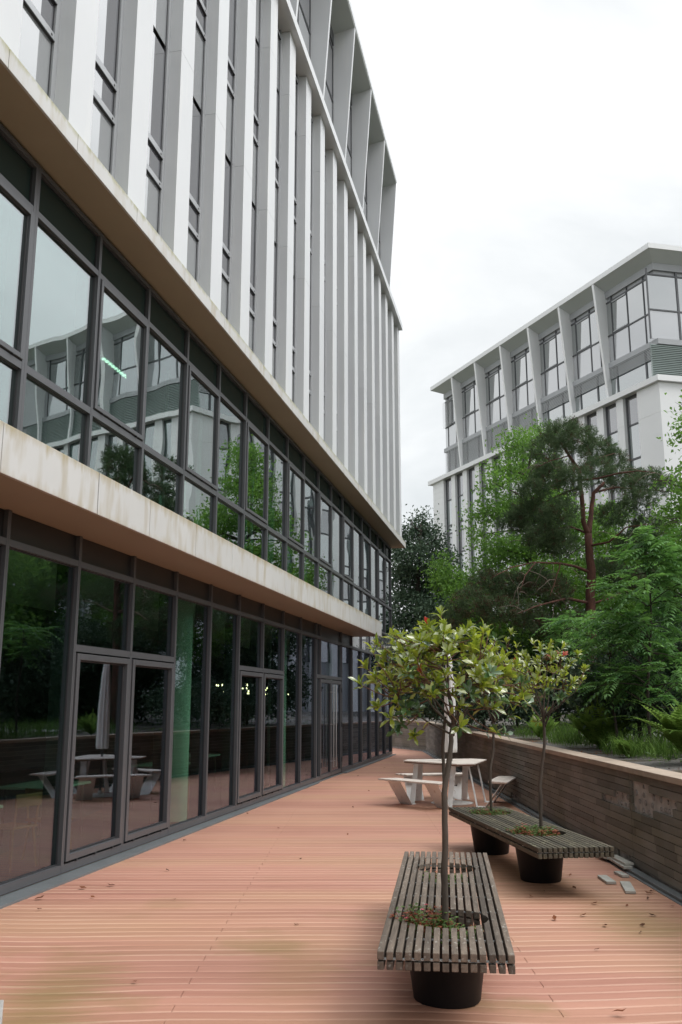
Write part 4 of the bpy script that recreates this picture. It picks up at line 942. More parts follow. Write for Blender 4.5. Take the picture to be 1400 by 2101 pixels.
lp = [(1.84, 9.3, .06), (1.83, 8.35, .09), (2.31, 9.01, .08), (1.63, 6.0, .09), (2.5, 8.2, .07), (2.08, 8.51, .08), (2.0, 9.6, .05), (2.35, 9.7, .07), (2.2, 8.2, .07), (2.75, 8.5, .08), (2.9, 9.2, .06), (2.6, 8.9, .05), (3.0, 8.9, .05), (2.45, 10.4, .06), (2.7, 7.6, .06), (2.9, 8.0, .05), (1.9, 7.4, .05), (3.03, 9.45, .08), (3.08, 9.6, .07), (-2.9, 9.2, .10), (-2.55, 9.75, .08), (-2.3, 9.9, .09), (-2.35, 9.3, .05), (-1.6, 9.2, .05), (-1.9, 10.7, .06), (-2.1, 13.0, .07), (-1.55, 16.0, .06), (-.5, 11.5, .06), (-.35, 8.2, .05), (0.2, 17, .07), (.6, 20, .07), (.1, 13.5, .06), (-1.4, 6.6, .05), (1.3, 10.5, .05), (-2.7, 8.8, .05), (-.9, 14.2, .06), (.4, 24, .08), (1.2, 27, .08), (2.8, 7.9, .07), (2.4, 7.9, .05)]
fallen(lp)
Cc = tag(empty('security_camera', (A0.x + 22.3 * math.sin(R(AH)), A0.y + 22.3 * math.cos(R(AH)), 3.72), R(90 - AH)), 'small white dome security camera on an arm at the glass corner', 'camera')
b = MB(); b.tube([(0, -0.03, 0.0), (0, -0.42, 0.05)], 0.022, 8); b.box(-0.06, 0.06, -0.035, -0.03, -0.09, 0.09); b.build('arm', M_powder, Cc)
b = MB(); b.lathe([(0.02, 0.02), (0.075, 0.0), (0.085, -0.06), (0.06, -0.11), (0.01, -0.13)], (0, -0.44, 0.03), 16); b.build('dome', M_powder, Cc, smooth=True)

# ------------------------------------------------------------------ rooms behind the glass
def ap(s, o, z=0.0): return Vector((A0.x + s * math.sin(R(AH)) + o * math.cos(R(AH)), A0.y + s * math.cos(R(AH)) - o * math.sin(R(AH)), z))
def in_table(s, o, label, first=[None]):
    if first[0] is None:
        t = empty('cafe_table'); b = MB(); b.box(-0.55, 0.55, -0.4, 0.4, 0.715, 0.745); b.build('tabletop', M_tabwhite, t, bevel=0.004)
        for sx in (-1, 1):
            for sy in (-1, 1): b = MB(); b.tube([(sx * 0.48, sy * 0.33, 0), (sx * 0.46, sy * 0.31, 0.714)], 0.02, 8); b.build('leg', M_dpole, t)
        first[0] = t
    else: t = copy_tree(first[0])
    t.location = ap(s, o); t.rotation_euler = (0, 0, R(90 - AH)); tag(t, label, 'table', 'cafe tables behind the glass')
def in_chair(s, o, rz, label, first=[None]):
    if first[0] is None:
        t = empty('cafe_chair'); b = MB(); b.box(-0.2, 0.2, -0.2, 0.2, 0.44, 0.465); b.build('seat', M_beech, t, bevel=0.01)
        for sx in (-1, 1):
            for sy in (-1, 1): b = MB(); b.tube([(sx * 0.2, sy * 0.2, 0), (sx * 0.16, sy * 0.16, 0.44)], [0.012, 0.018], 8); b.build('leg', M_beech, t)
        b = MB(); b.tube([(-.17, .18, .45), (-.17, .22, .8)], .014, 8); b.tube([(.17, .18, .45), (.17, .22, .8)], .014, 8); b.box(-.2, .2, .205, .225, .68, .82); b.build('backrest', M_beech, t); first[0] = t
    else: t = copy_tree(first[0])
    t.location = ap(s, o); t.rotation_euler = (0, 0, rz); tag(t, label, 'chair', 'wooden chairs behind the glass')
in_table(-0.75, -1.0, 'white cafe table behind the leftmost glass pane'); in_table(2.3, -1.5, 'white cafe table behind the first pair of doors'); in_table(6.6, -1.6, 'white cafe table behind the panes after the first pale column'); in_table(9.3, -2.0, 'white cafe table deep inside behind the second door pair')
in_chair(-1.2, -0.55, 1.2, 'wooden chair at the leftmost white table'); in_chair(0.35, -0.8, -2.0, 'wooden chair just left behind the first door'); in_chair(1.0, -0.7, 2.6, 'wooden chair in the middle of the first door pane'); in_chair(1.75, -2.2, 0.4, 'wooden chair on the far side of the second table'); in_chair(5.9, -1.0, 1.8, 'wooden chair just past the first pale column')
def chandelier(s, o, z, label, first=[None]):
    if first[0] is None:
        t = empty('chandelier'); b = MB(); b.tube([(0, 0, 0), (0, 0, 1.1)], 0.006, 6); b.build('cord', M_dpole, t)
        b = MB()
        for zz, r in ((0.0, 0.62), (-0.16, 0.44)):
            n = 24; b.tube([(r * math.cos(2 * math.pi * j / n), r * math.sin(2 * math.pi * j / n), zz) for j in range(n + 1)], 0.01, 6)
        for k in range(4): th = k * math.pi / 2; b.tube([(0, 0, 0.3), (0.62 * math.cos(th), 0.62 * math.sin(th), 0.0), (0.44 * math.cos(th), 0.44 * math.sin(th), -0.16)], 0.005, 5)
        b.build('ring', M_dpole, t); b = MB()
        for zz, r, n in ((-0.03, 0.62, 11), (-0.19, 0.44, 7)):
            for j in range(n):
                th = 2 * math.pi * j / n; b.lathe([(0.005, 0.03), (0.016, 0.0), (0.013, -0.02), (0.004, -0.03)], (r * math.cos(th), r * math.sin(th), zz), 8)
        b.build('bulb', E_warm, t); first[0] = t
    else: t = copy_tree(first[0])
    t.location = ap(s, o, z); tag(t, label, 'lamp', 'ring lamps in the cafe')
chandelier(14.2, -2.6, 2.32, 'lit ring lamp seen through the second pair of doors'); chandelier(19.5, -3.6, 2.32, 'lit ring lamp just right of the second pale column'); chandelier(22.8, -4.0, 2.32, 'lit ring lamp farthest along the cafe glass')
for i, (s, o) in enumerate(((4.0, -3.6), (9.6, -4.6))):
    b = MB(); b.lathe([(0.04, 0.0), (0.034, -0.03), (0.005, -0.034)], (0, 0, 0), 14); x = b.build('downlight', E_warm); x.location = ap(s, o, 3.455); tag(x, ['lone downlight above the first pair of doors', 'small downlight deep in the cafe between the columns'][i], 'lamp')
T2 = tag(empty('strip_lamp', ap(4.25, -1.6, 7.34), R(90 - AH)), 'lit louvred strip lamp behind the first floor glass', 'lamp')
b = MB(); b.box(-0.8, 0.8, -0.04, 0.04, 0.03, 0.08); b.tube([(-0.6, 0, 0.08), (-0.6, 0, 0.4)], 0.004, 5); b.tube([(0.6, 0, 0.08), (0.6, 0, 0.4)], 0.004, 5); b.build('housing', M_lframe, T2)
b = MB()
for i in range(14): b.box(-0.78 + i * 0.112, -0.78 + i * 0.112 + 0.045, -0.025, 0.025, 0.0, 0.028)
b.build('louvre', E_cool, T2)
def curtain(s, o, wdt, z0, z1, label):
    b = MB(); n = 26; pts = [(-wdt / 2 + wdt * i / n, 0.05 * math.sin(i * 1.5)) for i in range(n + 1)]
    for (x0, y0), (x1, y1) in zip(pts[:-1], pts[1:]): b.slab([(x0, y0, z0), (x1, y1, z0), (x1, y1, z1), (x0, y0, z1)], (0, 0.006, 0))
    o_ = b.build('curtain', M_curtain); o_.location = ap(s, o); o_.rotation_euler = (0, 0, R(90 - AH)); tag(o_, label, 'curtain', 'curtains on the first floor')
curtain(7.6, -0.5, 0.5, 4.0, 7.45, 'pale curtain behind the fixed pane reflecting the green tree'); curtain(10.2, -0.6, 0.7, 4.0, 7.45, 'pale curtain on the first floor past the corner pier reflection'); curtain(13.3, -0.5, 0.9, 4.0, 7.45, 'pale curtain halfway along the first floor'); curtain(17.2, -0.5, 0.7, 4.0, 7.45, 'pale curtain near the far end of the first floor')
for i, s_ in enumerate((5.6, 8.8, 11.7, 14.8, 18.7, 20.4, 22.6)): curtain(s_, -0.55, 0.75, 4.0, 7.45, 'pale curtain, %s of the plain ones behind the first floor glass' % ('nearest', 'second', 'third', 'fourth', 'fifth', 'sixth', 'farthest')[i])
DK = tag(empty('desk', ap(2.6, -0.75, 3.98), R(90 - AH)), 'office desk standing against the first floor glass', 'desk')
b = MB(); b.box(-1.6, 1.6, -0.35, 0.35, 0.70, 0.73); b.build('desktop', M_tabwhite, DK)
for q in (-1.5, 1.46): b = MB(); b.box(q, q + 0.04, -0.33, 0.33, 0, 0.70); b.build('leg', M_dpole, DK)
for i, (q, h, lbl) in enumerate(((1.0, 0.34, 'tallest white paper standing on the office desk'), (1.35, 0.28, 'slanted white paper standing on the office desk'), (1.5, 0.22, 'smallest white paper at the end of the office desk'))):
    b = MB(); b.slab([(0, 0, 0), (0.16, 0.03, 0), (0.15, 0.05, h), (0.02, 0.02, h)], (0, 0.02, 0)); x = b.build('paper_folder', M_paper); p = ap(2.6 + q, -0.55, 4.711); x.location = p; x.rotation_euler = (0, 0, R(90 - AH)); tag(x, lbl, 'folder', 'papers on the desk')
b = MB(); b.lathe([(0.05, 0.0), (0.065, 0.18), (0.06, 0.182), (0.046, 0.01)], n=18); x = b.build('red_bin', M_red); x.location = ap(1.75, -0.6, 4.711); tag(x, 'red plastic beaker on the office desk', 'beaker')

# ------------------------------------------------------------------ trees and plants behind the wall
def blob_pts(blobs, n, shell=0.45):
    "n points in a list of ellipsoids (centre, radii), more of them near the skin"
    vol = np.array([b[1][0] * b[1][1] * b[1][2] for b in blobs]) ** 0.75; idx = rng.choice(len(blobs), n, p=vol / vol.sum())
    C = np.array([b[0] for b in blobs])[idx]; Rd = np.array([b[1] for b in blobs])[idx]
    v = rvec(n); r = (shell + (1 - shell) * rng.random(n)) ** 0.7
    return C + v * Rd * r[:, None], v
def broadleaf(name, label, base, trunk, blobs, nclump, per, lsize, m, group=None, cat='tree', spread=0.22, trunk_r=0.09, bark=None, limbs=True, up=0.5, aspect=0.55, bare=0):
    o = Vector(base); t = tag(empty(name, base), label, cat, group)
    tk = MB(); pts = [Vector(p) - o for p in trunk]
    path = []
    for i in range(len(pts) - 1): path += bend(pts[i], pts[i + 1], 4, wob=0.05)[:-1]
    path.append(pts[-1]); n = len(path); tk.tube(path, [trunk_r * (1 - 0.7 * i / n) for i in range(n)], 8)
    if limbs:
        for c, r in blobs:
            q = Vector(c) - o; st = min(path[n // 4:], key=lambda p: (p - q).length + 0.9 * max(0, p.z - q.z + 0.2)); L = (q - st).length
            tk.tube(bend(st, q, 5, sag=0.06, wob=0.08), [trunk_r * .38, trunk_r * .32, trunk_r * .27, trunk_r * .2, trunk_r * .14, trunk_r * .08], 5)
            for k in range(4):
                e = q + Vector(rvec(1)[0] * np.array(r) * 0.85); tk.tube(bend(st.lerp(q, random.uniform(.5, .95)), e, 3, wob=.1), [trunk_r * .14, trunk_r * .1, trunk_r * .06, trunk_r * .03], 4)
    tk.build('trunk', bark or M_bark_d, t, smooth='auto')
    bl = [(np.array(c) - np.array(base), r) for c, r in blobs]
    C, v = blob_pts(bl, nclump); ct = rng.random(nclump)
    P = np.repeat(C, per, 0) + rng.normal(size=(nclump * per, 3)) * spread * np.array([1, 1, 0.6]); N = len(P)
    A = rvec(N) + np.repeat(v, per, 0) * 0.5; A[:, 2] -= 0.15; Nn = rvec(N) * 0.8; Nn[:, 2] += up
    L = lsize * rng.uniform(0.6, 1.25, N); ti = np.clip(np.repeat(ct, per) * 0.65 + rng.random(N) * 0.4, 0, 1)
    leaves('crown', P, A, Nn, L, L * aspect, ti, m, t)
    return t
def pxblobs(L, Y, depth=1.0, js=0.6):
    o = []
    for q in L:
        x, y, rx = q[:3]; ry = q[3] if len(q) > 3 else rx; Yd = Y + (q[4] if len(q) > 4 else random.uniform(-js, js)); k = Yd / F
        o.append((tuple(at(x, y, Yd)), (rx * k, max(rx, ry) * k * depth, ry * k)))
    return o
# bright deciduous tree in front of the far building
bl = pxblobs([(1062, 912, 36, 24), (1105, 890, 30, 20), (1035, 965, 36, 24), (1012, 990, 28, 18), (1095, 960, 45, 30), (1020, 1050, 38, 22), (980, 1052, 22, 12), (1062, 1045, 45, 24), (1110, 1030, 50, 34), (985, 1100, 28, 14), (1035, 1128, 52, 24), (1095, 1118, 52, 30), (1150, 1060, 45, 40), (1000, 1165, 30, 20), (940, 1195, 34, 28), (905, 1180, 16, 40), (985, 1210, 46, 26), (1200, 1100, 50, 40), (1170, 1180, 60, 40), (1260, 1050, 40, 24)], 31, 1.2, 1.2)
base = at(1085, 1400, 31); base.z = 1.2
broadleaf('broadleaf_tree', 'bright green broadleaf tree in front of the far building left of the pine', base, [base, at(1085, 1150, 31), at(1090, 920, 31)], bl, 1150, 22, 0.125, L_dec, 'trees behind the retaining wall', spread=0.25, trunk_r=0.12, bark=M_bark)
bl = pxblobs([(1010, 1225, 40, 24), (1060, 1190, 45, 22), (1120, 1180, 50, 30), (1165, 1240, 45, 36), (1090, 1240, 40, 24), (1030, 1285, 40, 22), (1150, 1300, 44, 30), (1255, 1165, 40, 34), (1265, 1250, 40, 36), (960, 1265, 34, 20), (1105, 1320, 44, 24), (940, 1225, 28, 24), (1240, 1090, 30, 24)], 27.5, 1.2, 1.0)
base = at(1140, 1400, 27.5); base.z = 1.2
broadleaf('broadleaf_tree', 'shaded mid green tree filling the gap behind the pine trunk', base, [base, at(1135, 1280, 27.5), at(1120, 1190, 27.5)], bl, 620, 20, 0.115, L_mid, 'trees behind the retaining wall', spread=0.24, trunk_r=0.08)
# dark evergreen beyond the end of the near building
bl = pxblobs([(835, 1110, 26, 30), (870, 1100, 22, 28), (822, 1150, 22, 40), (865, 1145, 34, 32), (905, 1160, 26, 40), (840, 1195, 40, 40), (895, 1210, 40, 36), (930, 1225, 24, 30), (835, 1250, 45, 40), (890, 1265, 50, 40), (945, 1275, 34, 40), (830, 1320, 50, 50), (900, 1340, 60, 50), (842, 1075, 5, 20), (868, 1068, 5, 26), (897, 1108, 10, 18), (800, 1400, 60, 60), (880, 1410, 70, 60), (960, 1340, 50, 60)], 47, 1.1, 1.5)
base = at(860, 1420, 47); base.z = 1.2
broadleaf('evergreen_tree', 'dark glossy evergreen tree beyond the end of the white building', base, [base, at(860, 1250, 47), at(862, 1090, 47)], bl, 2300, 24, 0.17, L_dark, 'trees behind the retaining wall', spread=0.34, trunk_r=0.22)
# undergrowth masses that close the view under the trees
def shrub(label, L, Y, ncl, m=None, lsize=0.10, per=20, name='evergreen_shrub', spread=0.2, group='dark shrubs under the trees', up=0.5, aspect=.5):
    bl = pxblobs(L, Y, 1.1, 0.8); c = sum((Vector(b[0]) for b in bl), Vector()) / len(bl); z0 = 1.05; base = Vector((c.x, c.y, z0))
    return broadleaf(name, label, base, [base, base + Vector((0.05, 0, max(0.4, (c.z - z0) * 0.8)))], bl, ncl, per, lsize, m or L_dark, group, 'shrub', spread, 0.05, None, True, up, aspect)
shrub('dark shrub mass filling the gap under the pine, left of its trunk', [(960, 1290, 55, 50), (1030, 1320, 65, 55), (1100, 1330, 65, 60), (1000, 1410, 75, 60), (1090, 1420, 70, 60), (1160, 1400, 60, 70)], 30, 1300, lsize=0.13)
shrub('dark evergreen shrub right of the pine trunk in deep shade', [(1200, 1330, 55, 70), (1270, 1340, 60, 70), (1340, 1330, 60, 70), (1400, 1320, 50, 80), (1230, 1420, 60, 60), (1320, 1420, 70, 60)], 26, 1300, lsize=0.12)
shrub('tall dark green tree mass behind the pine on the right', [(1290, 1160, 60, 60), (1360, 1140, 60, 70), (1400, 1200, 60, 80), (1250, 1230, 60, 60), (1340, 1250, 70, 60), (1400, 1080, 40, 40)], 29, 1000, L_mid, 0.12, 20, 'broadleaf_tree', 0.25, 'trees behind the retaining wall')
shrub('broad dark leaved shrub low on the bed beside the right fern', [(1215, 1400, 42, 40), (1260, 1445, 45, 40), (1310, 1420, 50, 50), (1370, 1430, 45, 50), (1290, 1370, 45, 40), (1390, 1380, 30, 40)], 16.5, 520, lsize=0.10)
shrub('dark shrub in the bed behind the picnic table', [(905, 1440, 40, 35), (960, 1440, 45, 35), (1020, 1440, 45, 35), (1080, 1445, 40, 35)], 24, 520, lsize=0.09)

# the red trunked pine
def pine(base, Y, label):
    o = Vector(base); t = tag(empty('pine_tree', base), label, 'tree', 'trees behind the retaining wall'); tk = MB()
    def q(x, y, dy=0.0): return at(x, y, Y + dy) - o
    def run(P, r0, r1, n=8):
        pts = []
        for i in range(len(P) - 1): pts += bend(P[i], P[i + 1], 3, wob=0.04)[:-1]
        pts.append(P[-1]); m = len(pts); tk.tube(pts, [r0 + (r1 - r0) * i / (m - 1) for i in range(m)], n); return pts
    run([Vector((0, 0, -0.1)), q(1212, 1240), q(1214, 1170), q(1207, 1095)], 0.145, 0.10, 12)
    run([q(1208, 1100), q(1197, 1070, -.1), q(1193, 1010, -.2), q(1188, 965, -.2), q(1168, 935, -.2), q(1150, 905, -.1)], 0.075, 0.03)
    run([q(1208, 1100), q(1213, 1060, .2), q(1218, 1012, .3), q(1240, 990, .3)], 0.085, 0.04)
    limbs = [[q(1210, 1174), q(1180, 1162, -.3), q(1150, 1156, -.8), q(1095, 1154, -1.3), q(1050, 1164, -1.7), q(1010, 1185, -2)],
             [q(1210, 1237), q(1165, 1228, -.5), q(1145, 1232, -.9), q(1100, 1244, -1.3), q(1060, 1260, -1.6)],
             [q(1216, 1238), q(1245, 1230, .2), q(1290, 1212, .5), q(1340, 1205, .8), q(1385, 1215, 1)],
             [q(1192, 1000, -.2), q(1160, 1010, .4), q(1120, 1030, .8), q(1060, 1050, 1.2)],
             [q(1195, 985, -.2), q(1225, 982, -.5), q(1265, 972, -.9), q(1310, 966, -1.2), q(1345, 970, -1.4)],
             [q(1220, 1010, .3), q(1265, 1000, .6), q(1320, 1005, .9), q(1385, 1010, 1.2)],
             [q(1210, 1120), q(1250, 1112, -.5), q(1285, 1082, -.8), q(1330, 1075, -1.2)],
             [q(1207, 1095), q(1170, 1080, .5), q(1120, 1090, 1), q(1070, 1110, 1.4)],
             [q(1168, 935, -.2), q(1130, 945, -.5), q(1100, 960, -.7)], [q(1150, 905, -.1), q(1190, 890, .3), q(1225, 905, .6)], [q(1188, 965, -.2), q(1225, 940, .2), q(1262, 930, .5)],
             [q(1100, 1154, -1.3), q(1078, 1180, -1.6), q(1066, 1215, -1.8)], [q(1150, 1156, -.8), q(1140, 1190, -1), q(1128, 1225, -1.2)]]
    paths = [run(l, 0.045 if i < 2 else (0.036 if i < 8 else 0.02), 0.008, 6) for i, l in enumerate(limbs)]
    for i in range(70):                                        # bare drooping twigs
        p = random.choice(paths); a = p[random.randint(2, len(p) - 1)]; e = a + Vector((random.uniform(-.7, .5), random.uniform(-.5, .5), random.uniform(-.9, .1)))
        tk.tube(bend(a, e, 5, sag=0.14, wob=.15), [.010, .009, .008, .006, .005, .003], 4, 1)
    tk.build('trunk', [M_bark_p, mat('bare grey twig', (0.16, 0.13, 0.10), 0.9, 0.2, 9)], t, smooth=True)
    bl = [(1150, 890, 50, 26), (1120, 925, 42, 26), (1185, 905, 52, 26), (1225, 925, 42, 24), (1258, 945, 34, 20), (1130, 975, 50, 30), (1175, 985, 45, 34), (1225, 965, 40, 22), (1275, 985, 50, 26), (1325, 990, 48, 24), (1370, 1000, 34, 15), (1310, 1030, 44, 24), (1095, 1010, 40, 24), (1090, 1060, 55, 32), (1150, 1055, 45, 36), (1050, 1075, 34, 18), (1115, 1105, 50, 24), (1255, 1060, 40, 26), (1330, 1085, 40, 26), (1290, 1120, 40, 24),
          (1150, 1120, 40, 28), (1000, 1200, 42, 28), (1050, 1205, 48, 34), (1100, 1195, 42, 32), (1140, 1215, 40, 32), (965, 1235, 40, 28), (1020, 1255, 50, 30), (1085, 1265, 46, 28), (930, 1265, 34, 22), (1290, 1190, 46, 26), (1350, 1195, 40, 26), (1250, 1170, 34, 28), (1180, 1280, 34, 30), (905, 1285, 40, 24), (1130, 1290, 44, 24)]
    bb_ = [(np.array(c) - np.array(base), r) for c, r in pxblobs([(q[0], q[1], q[2] * .84, q[3] * .88) for q in bl], Y, 1.3, 1.6)]
    nt_ = 10500; C, v = blob_pts(bb_, nt_, 0.25); dirs = unit(v * 0.6 + rvec(nt_) * 0.6 + np.array([0, 0, 0.45])); per = 15
    # tufts gathered into sprays: shift along the spray axis
    along = rng.random(nt_ * per)[:, None]; P = np.repeat(C, per, 0) + np.repeat(dirs, per, 0) * along * 0.16
    N = len(P); A = unit(np.repeat(dirs, per, 0) * 0.75 + rvec(N) * 0.75); Nn = rvec(N); L = rng.uniform(0.06, 0.12, N)
    low = np.repeat((C[:, 2] + base[2]) < 5.2, per); ti = np.clip(np.repeat(rng.random(nt_), per) * .7 + rng.random(N) * .35, 0, 1)
    brown = np.where(np.repeat(rng.random(nt_), per) < np.where(low, 0.25, 0.06), 1, 0)
    leaves('crown', P, A, Nn, L, np.full(N, 0.014), ti, [L_pine, L_pineb], t, brown, droop=0.0)
    return t
base = at(1208, 1400, 24); base.z = 1.15
pine(base, 24, 'tall pine with reddish forked trunk and dark needle masses')

# saplings with feathery compound leaves
def ash(label, base, top, levels, seed, Y, lsz=0.125, nfr=10, reach=0.75):
    rg = random.Random(seed); o = Vector(base); t = tag(empty('ash_sapling', base), label, 'sapling', 'feathery saplings on the bed'); tk = MB(); p1 = Vector(top) - o
    stem = bend((0, 0, -0.1), p1, 10, wob=0.03); tk.tube(stem, [0.03 - 0.0022 * i for i in range(11)], 7)
    P = []; A = []; Nn = []; Ls = []; tn = []
    for (z, rr, nf) in levels:
        c = stem[0].lerp(stem[-1], z)
        for k in range(nf):
            a = rg.random() * 6.283; bl_ = rr * rg.uniform(.35, 1.0); d = Vector((math.cos(a), math.sin(a), rg.uniform(-.3, .9))); e = c + d * bl_
            pth = bend(c, e, 4, sag=0.08); tk.tube(pth, [.011, .009, .007, .006, .004], 5)
            for j in range(rg.randint(4, 7)):
                st = pth[rg.randint(2, 4)]; a2 = a + rg.uniform(-1.3, 1.3); rl = rg.uniform(.26, .46); dd = Vector((math.cos(a2), math.sin(a2), rg.uniform(-.5, .9)))
                side = Vector((-math.sin(a2), math.cos(a2), 0)); tint = rg.random(); nn = 7
                for q in range(1, nn + 1):
                    u = q / nn; pos = st + dd * rl * u + Vector((0, 0, -0.22 * rl * u * u * 2))
                    for s in (-1, 1):
                        P.append(pos); A.append(side * s + dd * .55 + Vector((0, 0, -.35))); Nn.append((rg.uniform(-.15, .15), rg.uniform(-.15, .15), 1)); Ls.append(lsz * (1.1 - .5 * abs(u - .5)) * rg.uniform(.85, 1.1)); tn.append(min(1, max(0, tint * .7 + rg.random() * .35)))
                P.append(st + dd * rl + Vector((0, 0, -.44 * rl))); A.append(dd + Vector((0, 0, -.5))); Nn.append((0, 0, 1)); Ls.append(lsz); tn.append(tint)
    tk.build('trunk', M_bark_d, t, smooth=True); Ls = np.array(Ls)
    leaves('crown', np.array([tuple(p) for p in P]), np.array([tuple(p) for p in A]), np.array(Nn), Ls, Ls * .34, np.array(tn), L_ash, t, droop=.15)
    return t
def gz(p): p = Vector(p); p.z = bedz(p.x, p.y) - 0.02; return p
lv = [(0.25, .9, 5), (0.34, .9, 6), (0.42, 1.0, 7), (0.50, .9, 7), (0.57, .7, 5), (0.63, .5, 4), (0.72, .7, 6), (0.80, .8, 7), (0.88, .75, 7), (0.95, .5, 6), (1.0, .35, 5)]
ash('tallest feathery sapling right of the pine trunk, thin straight stem', gz(at(1332, 1470, 14.5)), at(1326, 1125, 14.5), lv, 2, 14.5)
ash('feathery sapling at the right edge of the planting', gz(at(1400, 1470, 16)), at(1410, 1150, 16), lv, 4, 16)
ash('shorter feathery sapling leaning in front of the pine trunk', gz(at(1262, 1470, 15.5)), at(1250, 1280, 15.5), [(0.45, .6, 5), (0.6, .8, 6), (0.75, .9, 7), (0.88, .8, 7), (1.0, .6, 6)], 6, 15.5)
ash('small feathery sapling left of the pine trunk with few leaves', gz(at(1185, 1460, 18)), at(1175, 1275, 18), [(0.8, .35, 3), (0.92, .45, 4), (1.0, .35, 4)], 10, 18)
# tree reaching in from the right edge
bl = pxblobs([(1395, 825, 12, 30), (1398, 900, 10, 16), (1400, 975, 16, 30), (1388, 1050, 20, 30), (1420, 880, 30, 40), (1430, 1010, 40, 50), (1405, 1110, 30, 30), (1460, 940, 50, 60), (1480, 1080, 60, 60), (1345, 985, 26, 9), (1365, 1065, 24, 16)], 15, 1.0, .5)
base = gz(at(1500, 1440, 15))
broadleaf('broadleaf_tree', 'loose pale green branches reaching in at the right edge of the view', base, [base, at(1490, 1150, 15), at(1460, 900, 15)], bl, 330, 11, 0.085, L_dec, 'trees behind the retaining wall', spread=0.13, trunk_r=0.07, bark=M_bark, up=.3)
# trees further right, seen only mirrored in the glass
k_ = 0
for (x, y, h, m, lbl) in ((13.0, 28.6, 8.2, L_mid, 'tall green tree right of the view that hides the far building foot'), (16.2, 31.5, 8.4, L_dark, 'tall dark tree right of the view beside the far building foot'), (14.2, 23.8, 7.2, L_mid, 'wide green tree outside the view, in front of the tall dark one'), (10.9, 22.6, 6.4, L_dec, 'leafy tree just past the right edge of the view, mirrored in the leftmost glass'), (14.5, 26, 6.5, L_dec, 'green tree in front of the corner of the far building')):
    z = bedz(x, y); bl = []
    for i in range(9):
        a = i * 2.4; r = 1.5 * math.sqrt((i + .5) / 9); bl.append(((x + r * math.cos(a), y + r * math.sin(a), z + h * (0.26 + 0.62 * random.random())), (1.25, 1.25, 0.9)))
    broadleaf('broadleaf_tree', lbl, (x, y, z), [(x, y, z - .1), (x + .1, y, z + h * .5), (x, y + .1, z + h * .85)], bl, 620, 18, 0.19, m, 'trees behind the retaining wall', spread=0.3, trunk_r=0.11)
for i, (x, y, lbl) in enumerate(((9.4, 23.4, 'low dark shrub nearest the right edge of the view'), (10.2, 25.3, 'second dark shrub behind the right edge of the view'), (8.7, 26.2, 'dark shrub between the pine and the far building corner'), (11.3, 27.4, 'dark shrub at the foot of the tall green tree'), (13.2, 30.2, 'dark shrub farthest back by the tall dark tree'))):
    z = bedz(x, y); bl = [((x + 1.1 * math.cos(k * 2.4) * math.sqrt(k / 6), y + 1.1 * math.sin(k * 2.4) * math.sqrt(k / 6), z + 0.5 + 0.28 * k), (0.95, 0.95, 0.6)) for k in range(6)]
    broadleaf('evergreen_shrub', lbl, (x, y, z), [(x, y, z - .1), (x, y, z + 1.2)], bl, 380, 18, 0.15, L_dark, 'dark shrubs under the trees', 'shrub', 0.25, 0.05)

# ferns
def fern(c, n, L, label, seed):
    rg = random.Random(seed); t = tag(empty('fern', c), label, 'fern', 'ferns on the bed'); P = []; A = []; Nn = []; Ls = []; Ws = []; tn = []; st = MB()
    for i in range(n):
        a = rg.random() * 6.283; ln = L * rg.uniform(.65, 1.1); lean = rg.uniform(.35, .95); d = Vector((math.cos(a), math.sin(a), 0)); side = Vector((-math.sin(a), math.cos(a), 0)); tint = rg.random(); pts = []; m = 26
        for k in range(m + 1):
            u = k / m; pts.append(d * ln * (lean * u ** 1.3) + Vector((0, 0, ln * (0.98 * u - 0.62 * lean * u ** 2.4))))
        st.tube(pts[::3] + [pts[-1]], [.004 * (1 - .8 * q / 10) for q in range(len(pts[::3]) + 1)], 4)
        for k in range(3, m):
            u = k / m; dd = (pts[k + 1] - pts[k]).normalized(); pl = ln * .20 * math.sin(min(1, u * 1.25 + .08) * math.pi) ** .8 + .012
            for s in (-1, 1):
                P.append(pts[k]); A.append(side * s + dd * .45 + Vector((0, 0, -.18))); Nn.append(dd.cross(side * 1.0) * -1 if False else side.cross(dd)); Ls.append(pl); Ws.append(max(.016, ln * .038)); tn.append(min(1, max(0, tint * .6 + .4 * rg.random())))
    st.build('stem', L_fern, t); leaves('frond', np.array([tuple(p) for p in P]), np.array([tuple(p) for p in A]), np.array([tuple(p) for p in Nn]), np.array(Ls), np.array(Ws), np.array(tn), L_fern, t, droop=.1)
    return t
fern(gz((4.4, 16.0, 0)), 40, 1.25, 'large feathery fern clump behind the right potted tree', 1)
fern(gz((4.15, 13.6, 0)), 16, 0.5, 'small fern at the edge of the gravel, left of the grass', 5)
fern(gz((4.5, 12.0, 0)), 40, 1.35, 'large fern clump at the right edge above the gravel', 2)
fern(gz((5.2, 13.6, 0)), 28, 1.1, 'fern clump behind the one at the right edge', 3)
fern(gz((5.0, 17.2, 0)), 22, 0.95, 'fern half hidden behind the large clump', 4)
fern(gz((4.3, 20.2, 0)), 22, 0.9, 'farthest fern close to the wall', 7)
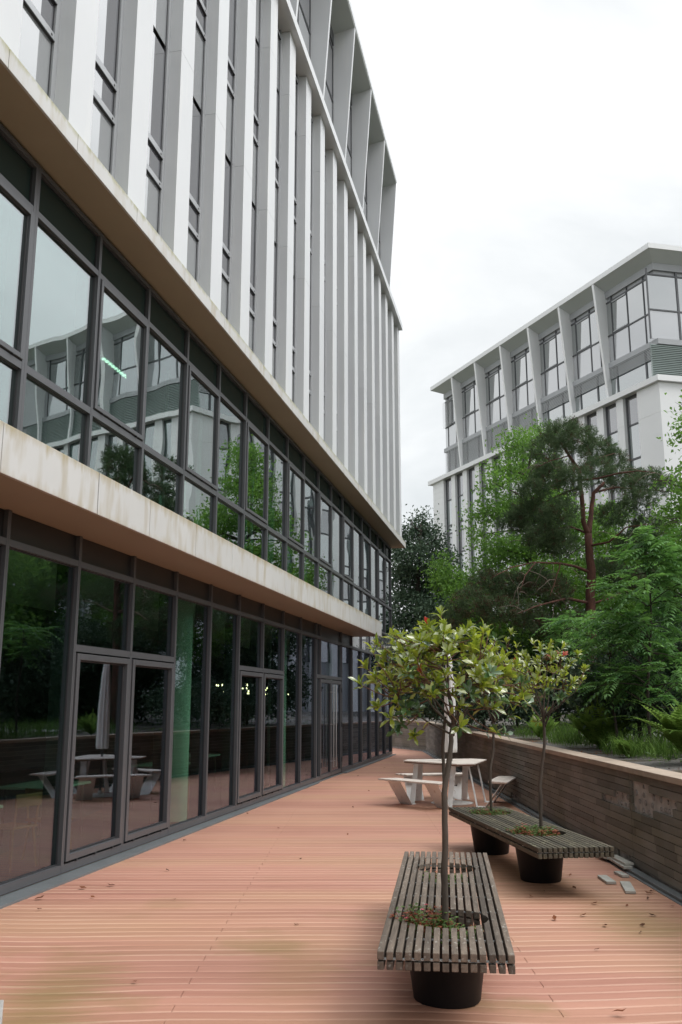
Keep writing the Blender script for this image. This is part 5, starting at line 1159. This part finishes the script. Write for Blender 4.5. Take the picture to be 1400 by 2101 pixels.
# grass, as one mass
n = 9000; P = []; u = rng.random((n, 2))
gx = 4.0 + u[:, 0] ** 1.2 * 2.6; gy = 11.2 + u[:, 1] ** 1.3 * 11
keep = (np.sin(gx * 2.7 + gy * 1.1) + np.sin(gy * 1.9) > -0.6) & (gx > 4.12 + 0.10 * np.sin(gy * 1.7) - 0.03 * (gy - 13))
for fx, fy in ((4.4, 16.0), (4.5, 12.0), (5.2, 13.6), (4.3, 20.2)): keep &= ((gx - fx) ** 2 + ((gy - fy + .35) * .8) ** 2) > .42
gx, gy = gx[keep], gy[keep]; n = len(gx); gzv = np.array([bedz(a, c) for a, c in zip(gx, gy)])
A = rvec(n) * 0.42; A[:, 2] = 1; L = rng.uniform(.14, .42, n); Nn = rvec(n); Nn[:, 2] = 0.1
o = leaves('grass', np.stack([gx, gy, gzv - .01], 1), A, Nn, L, np.full(n, .011), rng.random(n), L_grass, droop=.35); tag(o, 'long green grass along the gravel behind the wall', 'grass', kind='stuff')
# low leafy ground cover and leaf litter
n = 16000; gx = 3.75 + rng.random(n) ** 1.6 * 14; gy = 4 + rng.random(n) * 32; keep = (np.sin(gx * 3.1) + np.sin(gy * 2.3 + gx) > 0.2) & (gx > 4.1 + .2 * np.sin(gy * 1.3)); gx, gy = gx[keep], gy[keep]; n = len(gx)
gzv = np.array([bedz(a, c) for a, c in zip(gx, gy)]) + rng.random(n) * .12; A = rvec(n); A[:, 2] *= .4; Nn = rvec(n) * .5; Nn[:, 2] = 1; L = rng.uniform(.03, .08, n)
o = leaves('ground_cover', np.stack([gx, gy, gzv], 1), A, Nn, L, L * .6, rng.random(n), L_weed, droop=.1); tag(o, 'low leafy ground cover on the shaded bed', 'ground cover', kind='stuff')
n = 2600; gx = 3.5 + rng.random(n) ** 1.5 * 3; gy = 6 + rng.random(n) * 20; keep = np.sin(gx * 5 + gy * 1.7) + np.sin(gy * 1.3 + 1) > .55; gx, gy = gx[keep], gy[keep]; n = len(gx)
gzv = np.array([bedz(a, c) for a, c in zip(gx, gy)]) + .008; A = rvec(n); A[:, 2] *= .2; Nn = rvec(n) * .4; Nn[:, 2] = 1; L = rng.uniform(.03, .06, n)
o = leaves('leaf_litter', np.stack([gx, gy, gzv], 1), A, Nn, L, L * .5, rng.random(n), L_dry, droop=-.1); tag(o, 'brown leaf litter scattered on the gravel by the coping', 'leaf litter', kind='stuff')
# a strip of pale paving crossing the bed
b = MB(); pz = bedz(6.5, 20) + .05
b.prism([(5.0, 19.2), (9.5, 20.4), (9.2, 21.6), (4.9, 20.6)], pz - .12, pz); struct(b.build('path', M_path, bevel=.01))
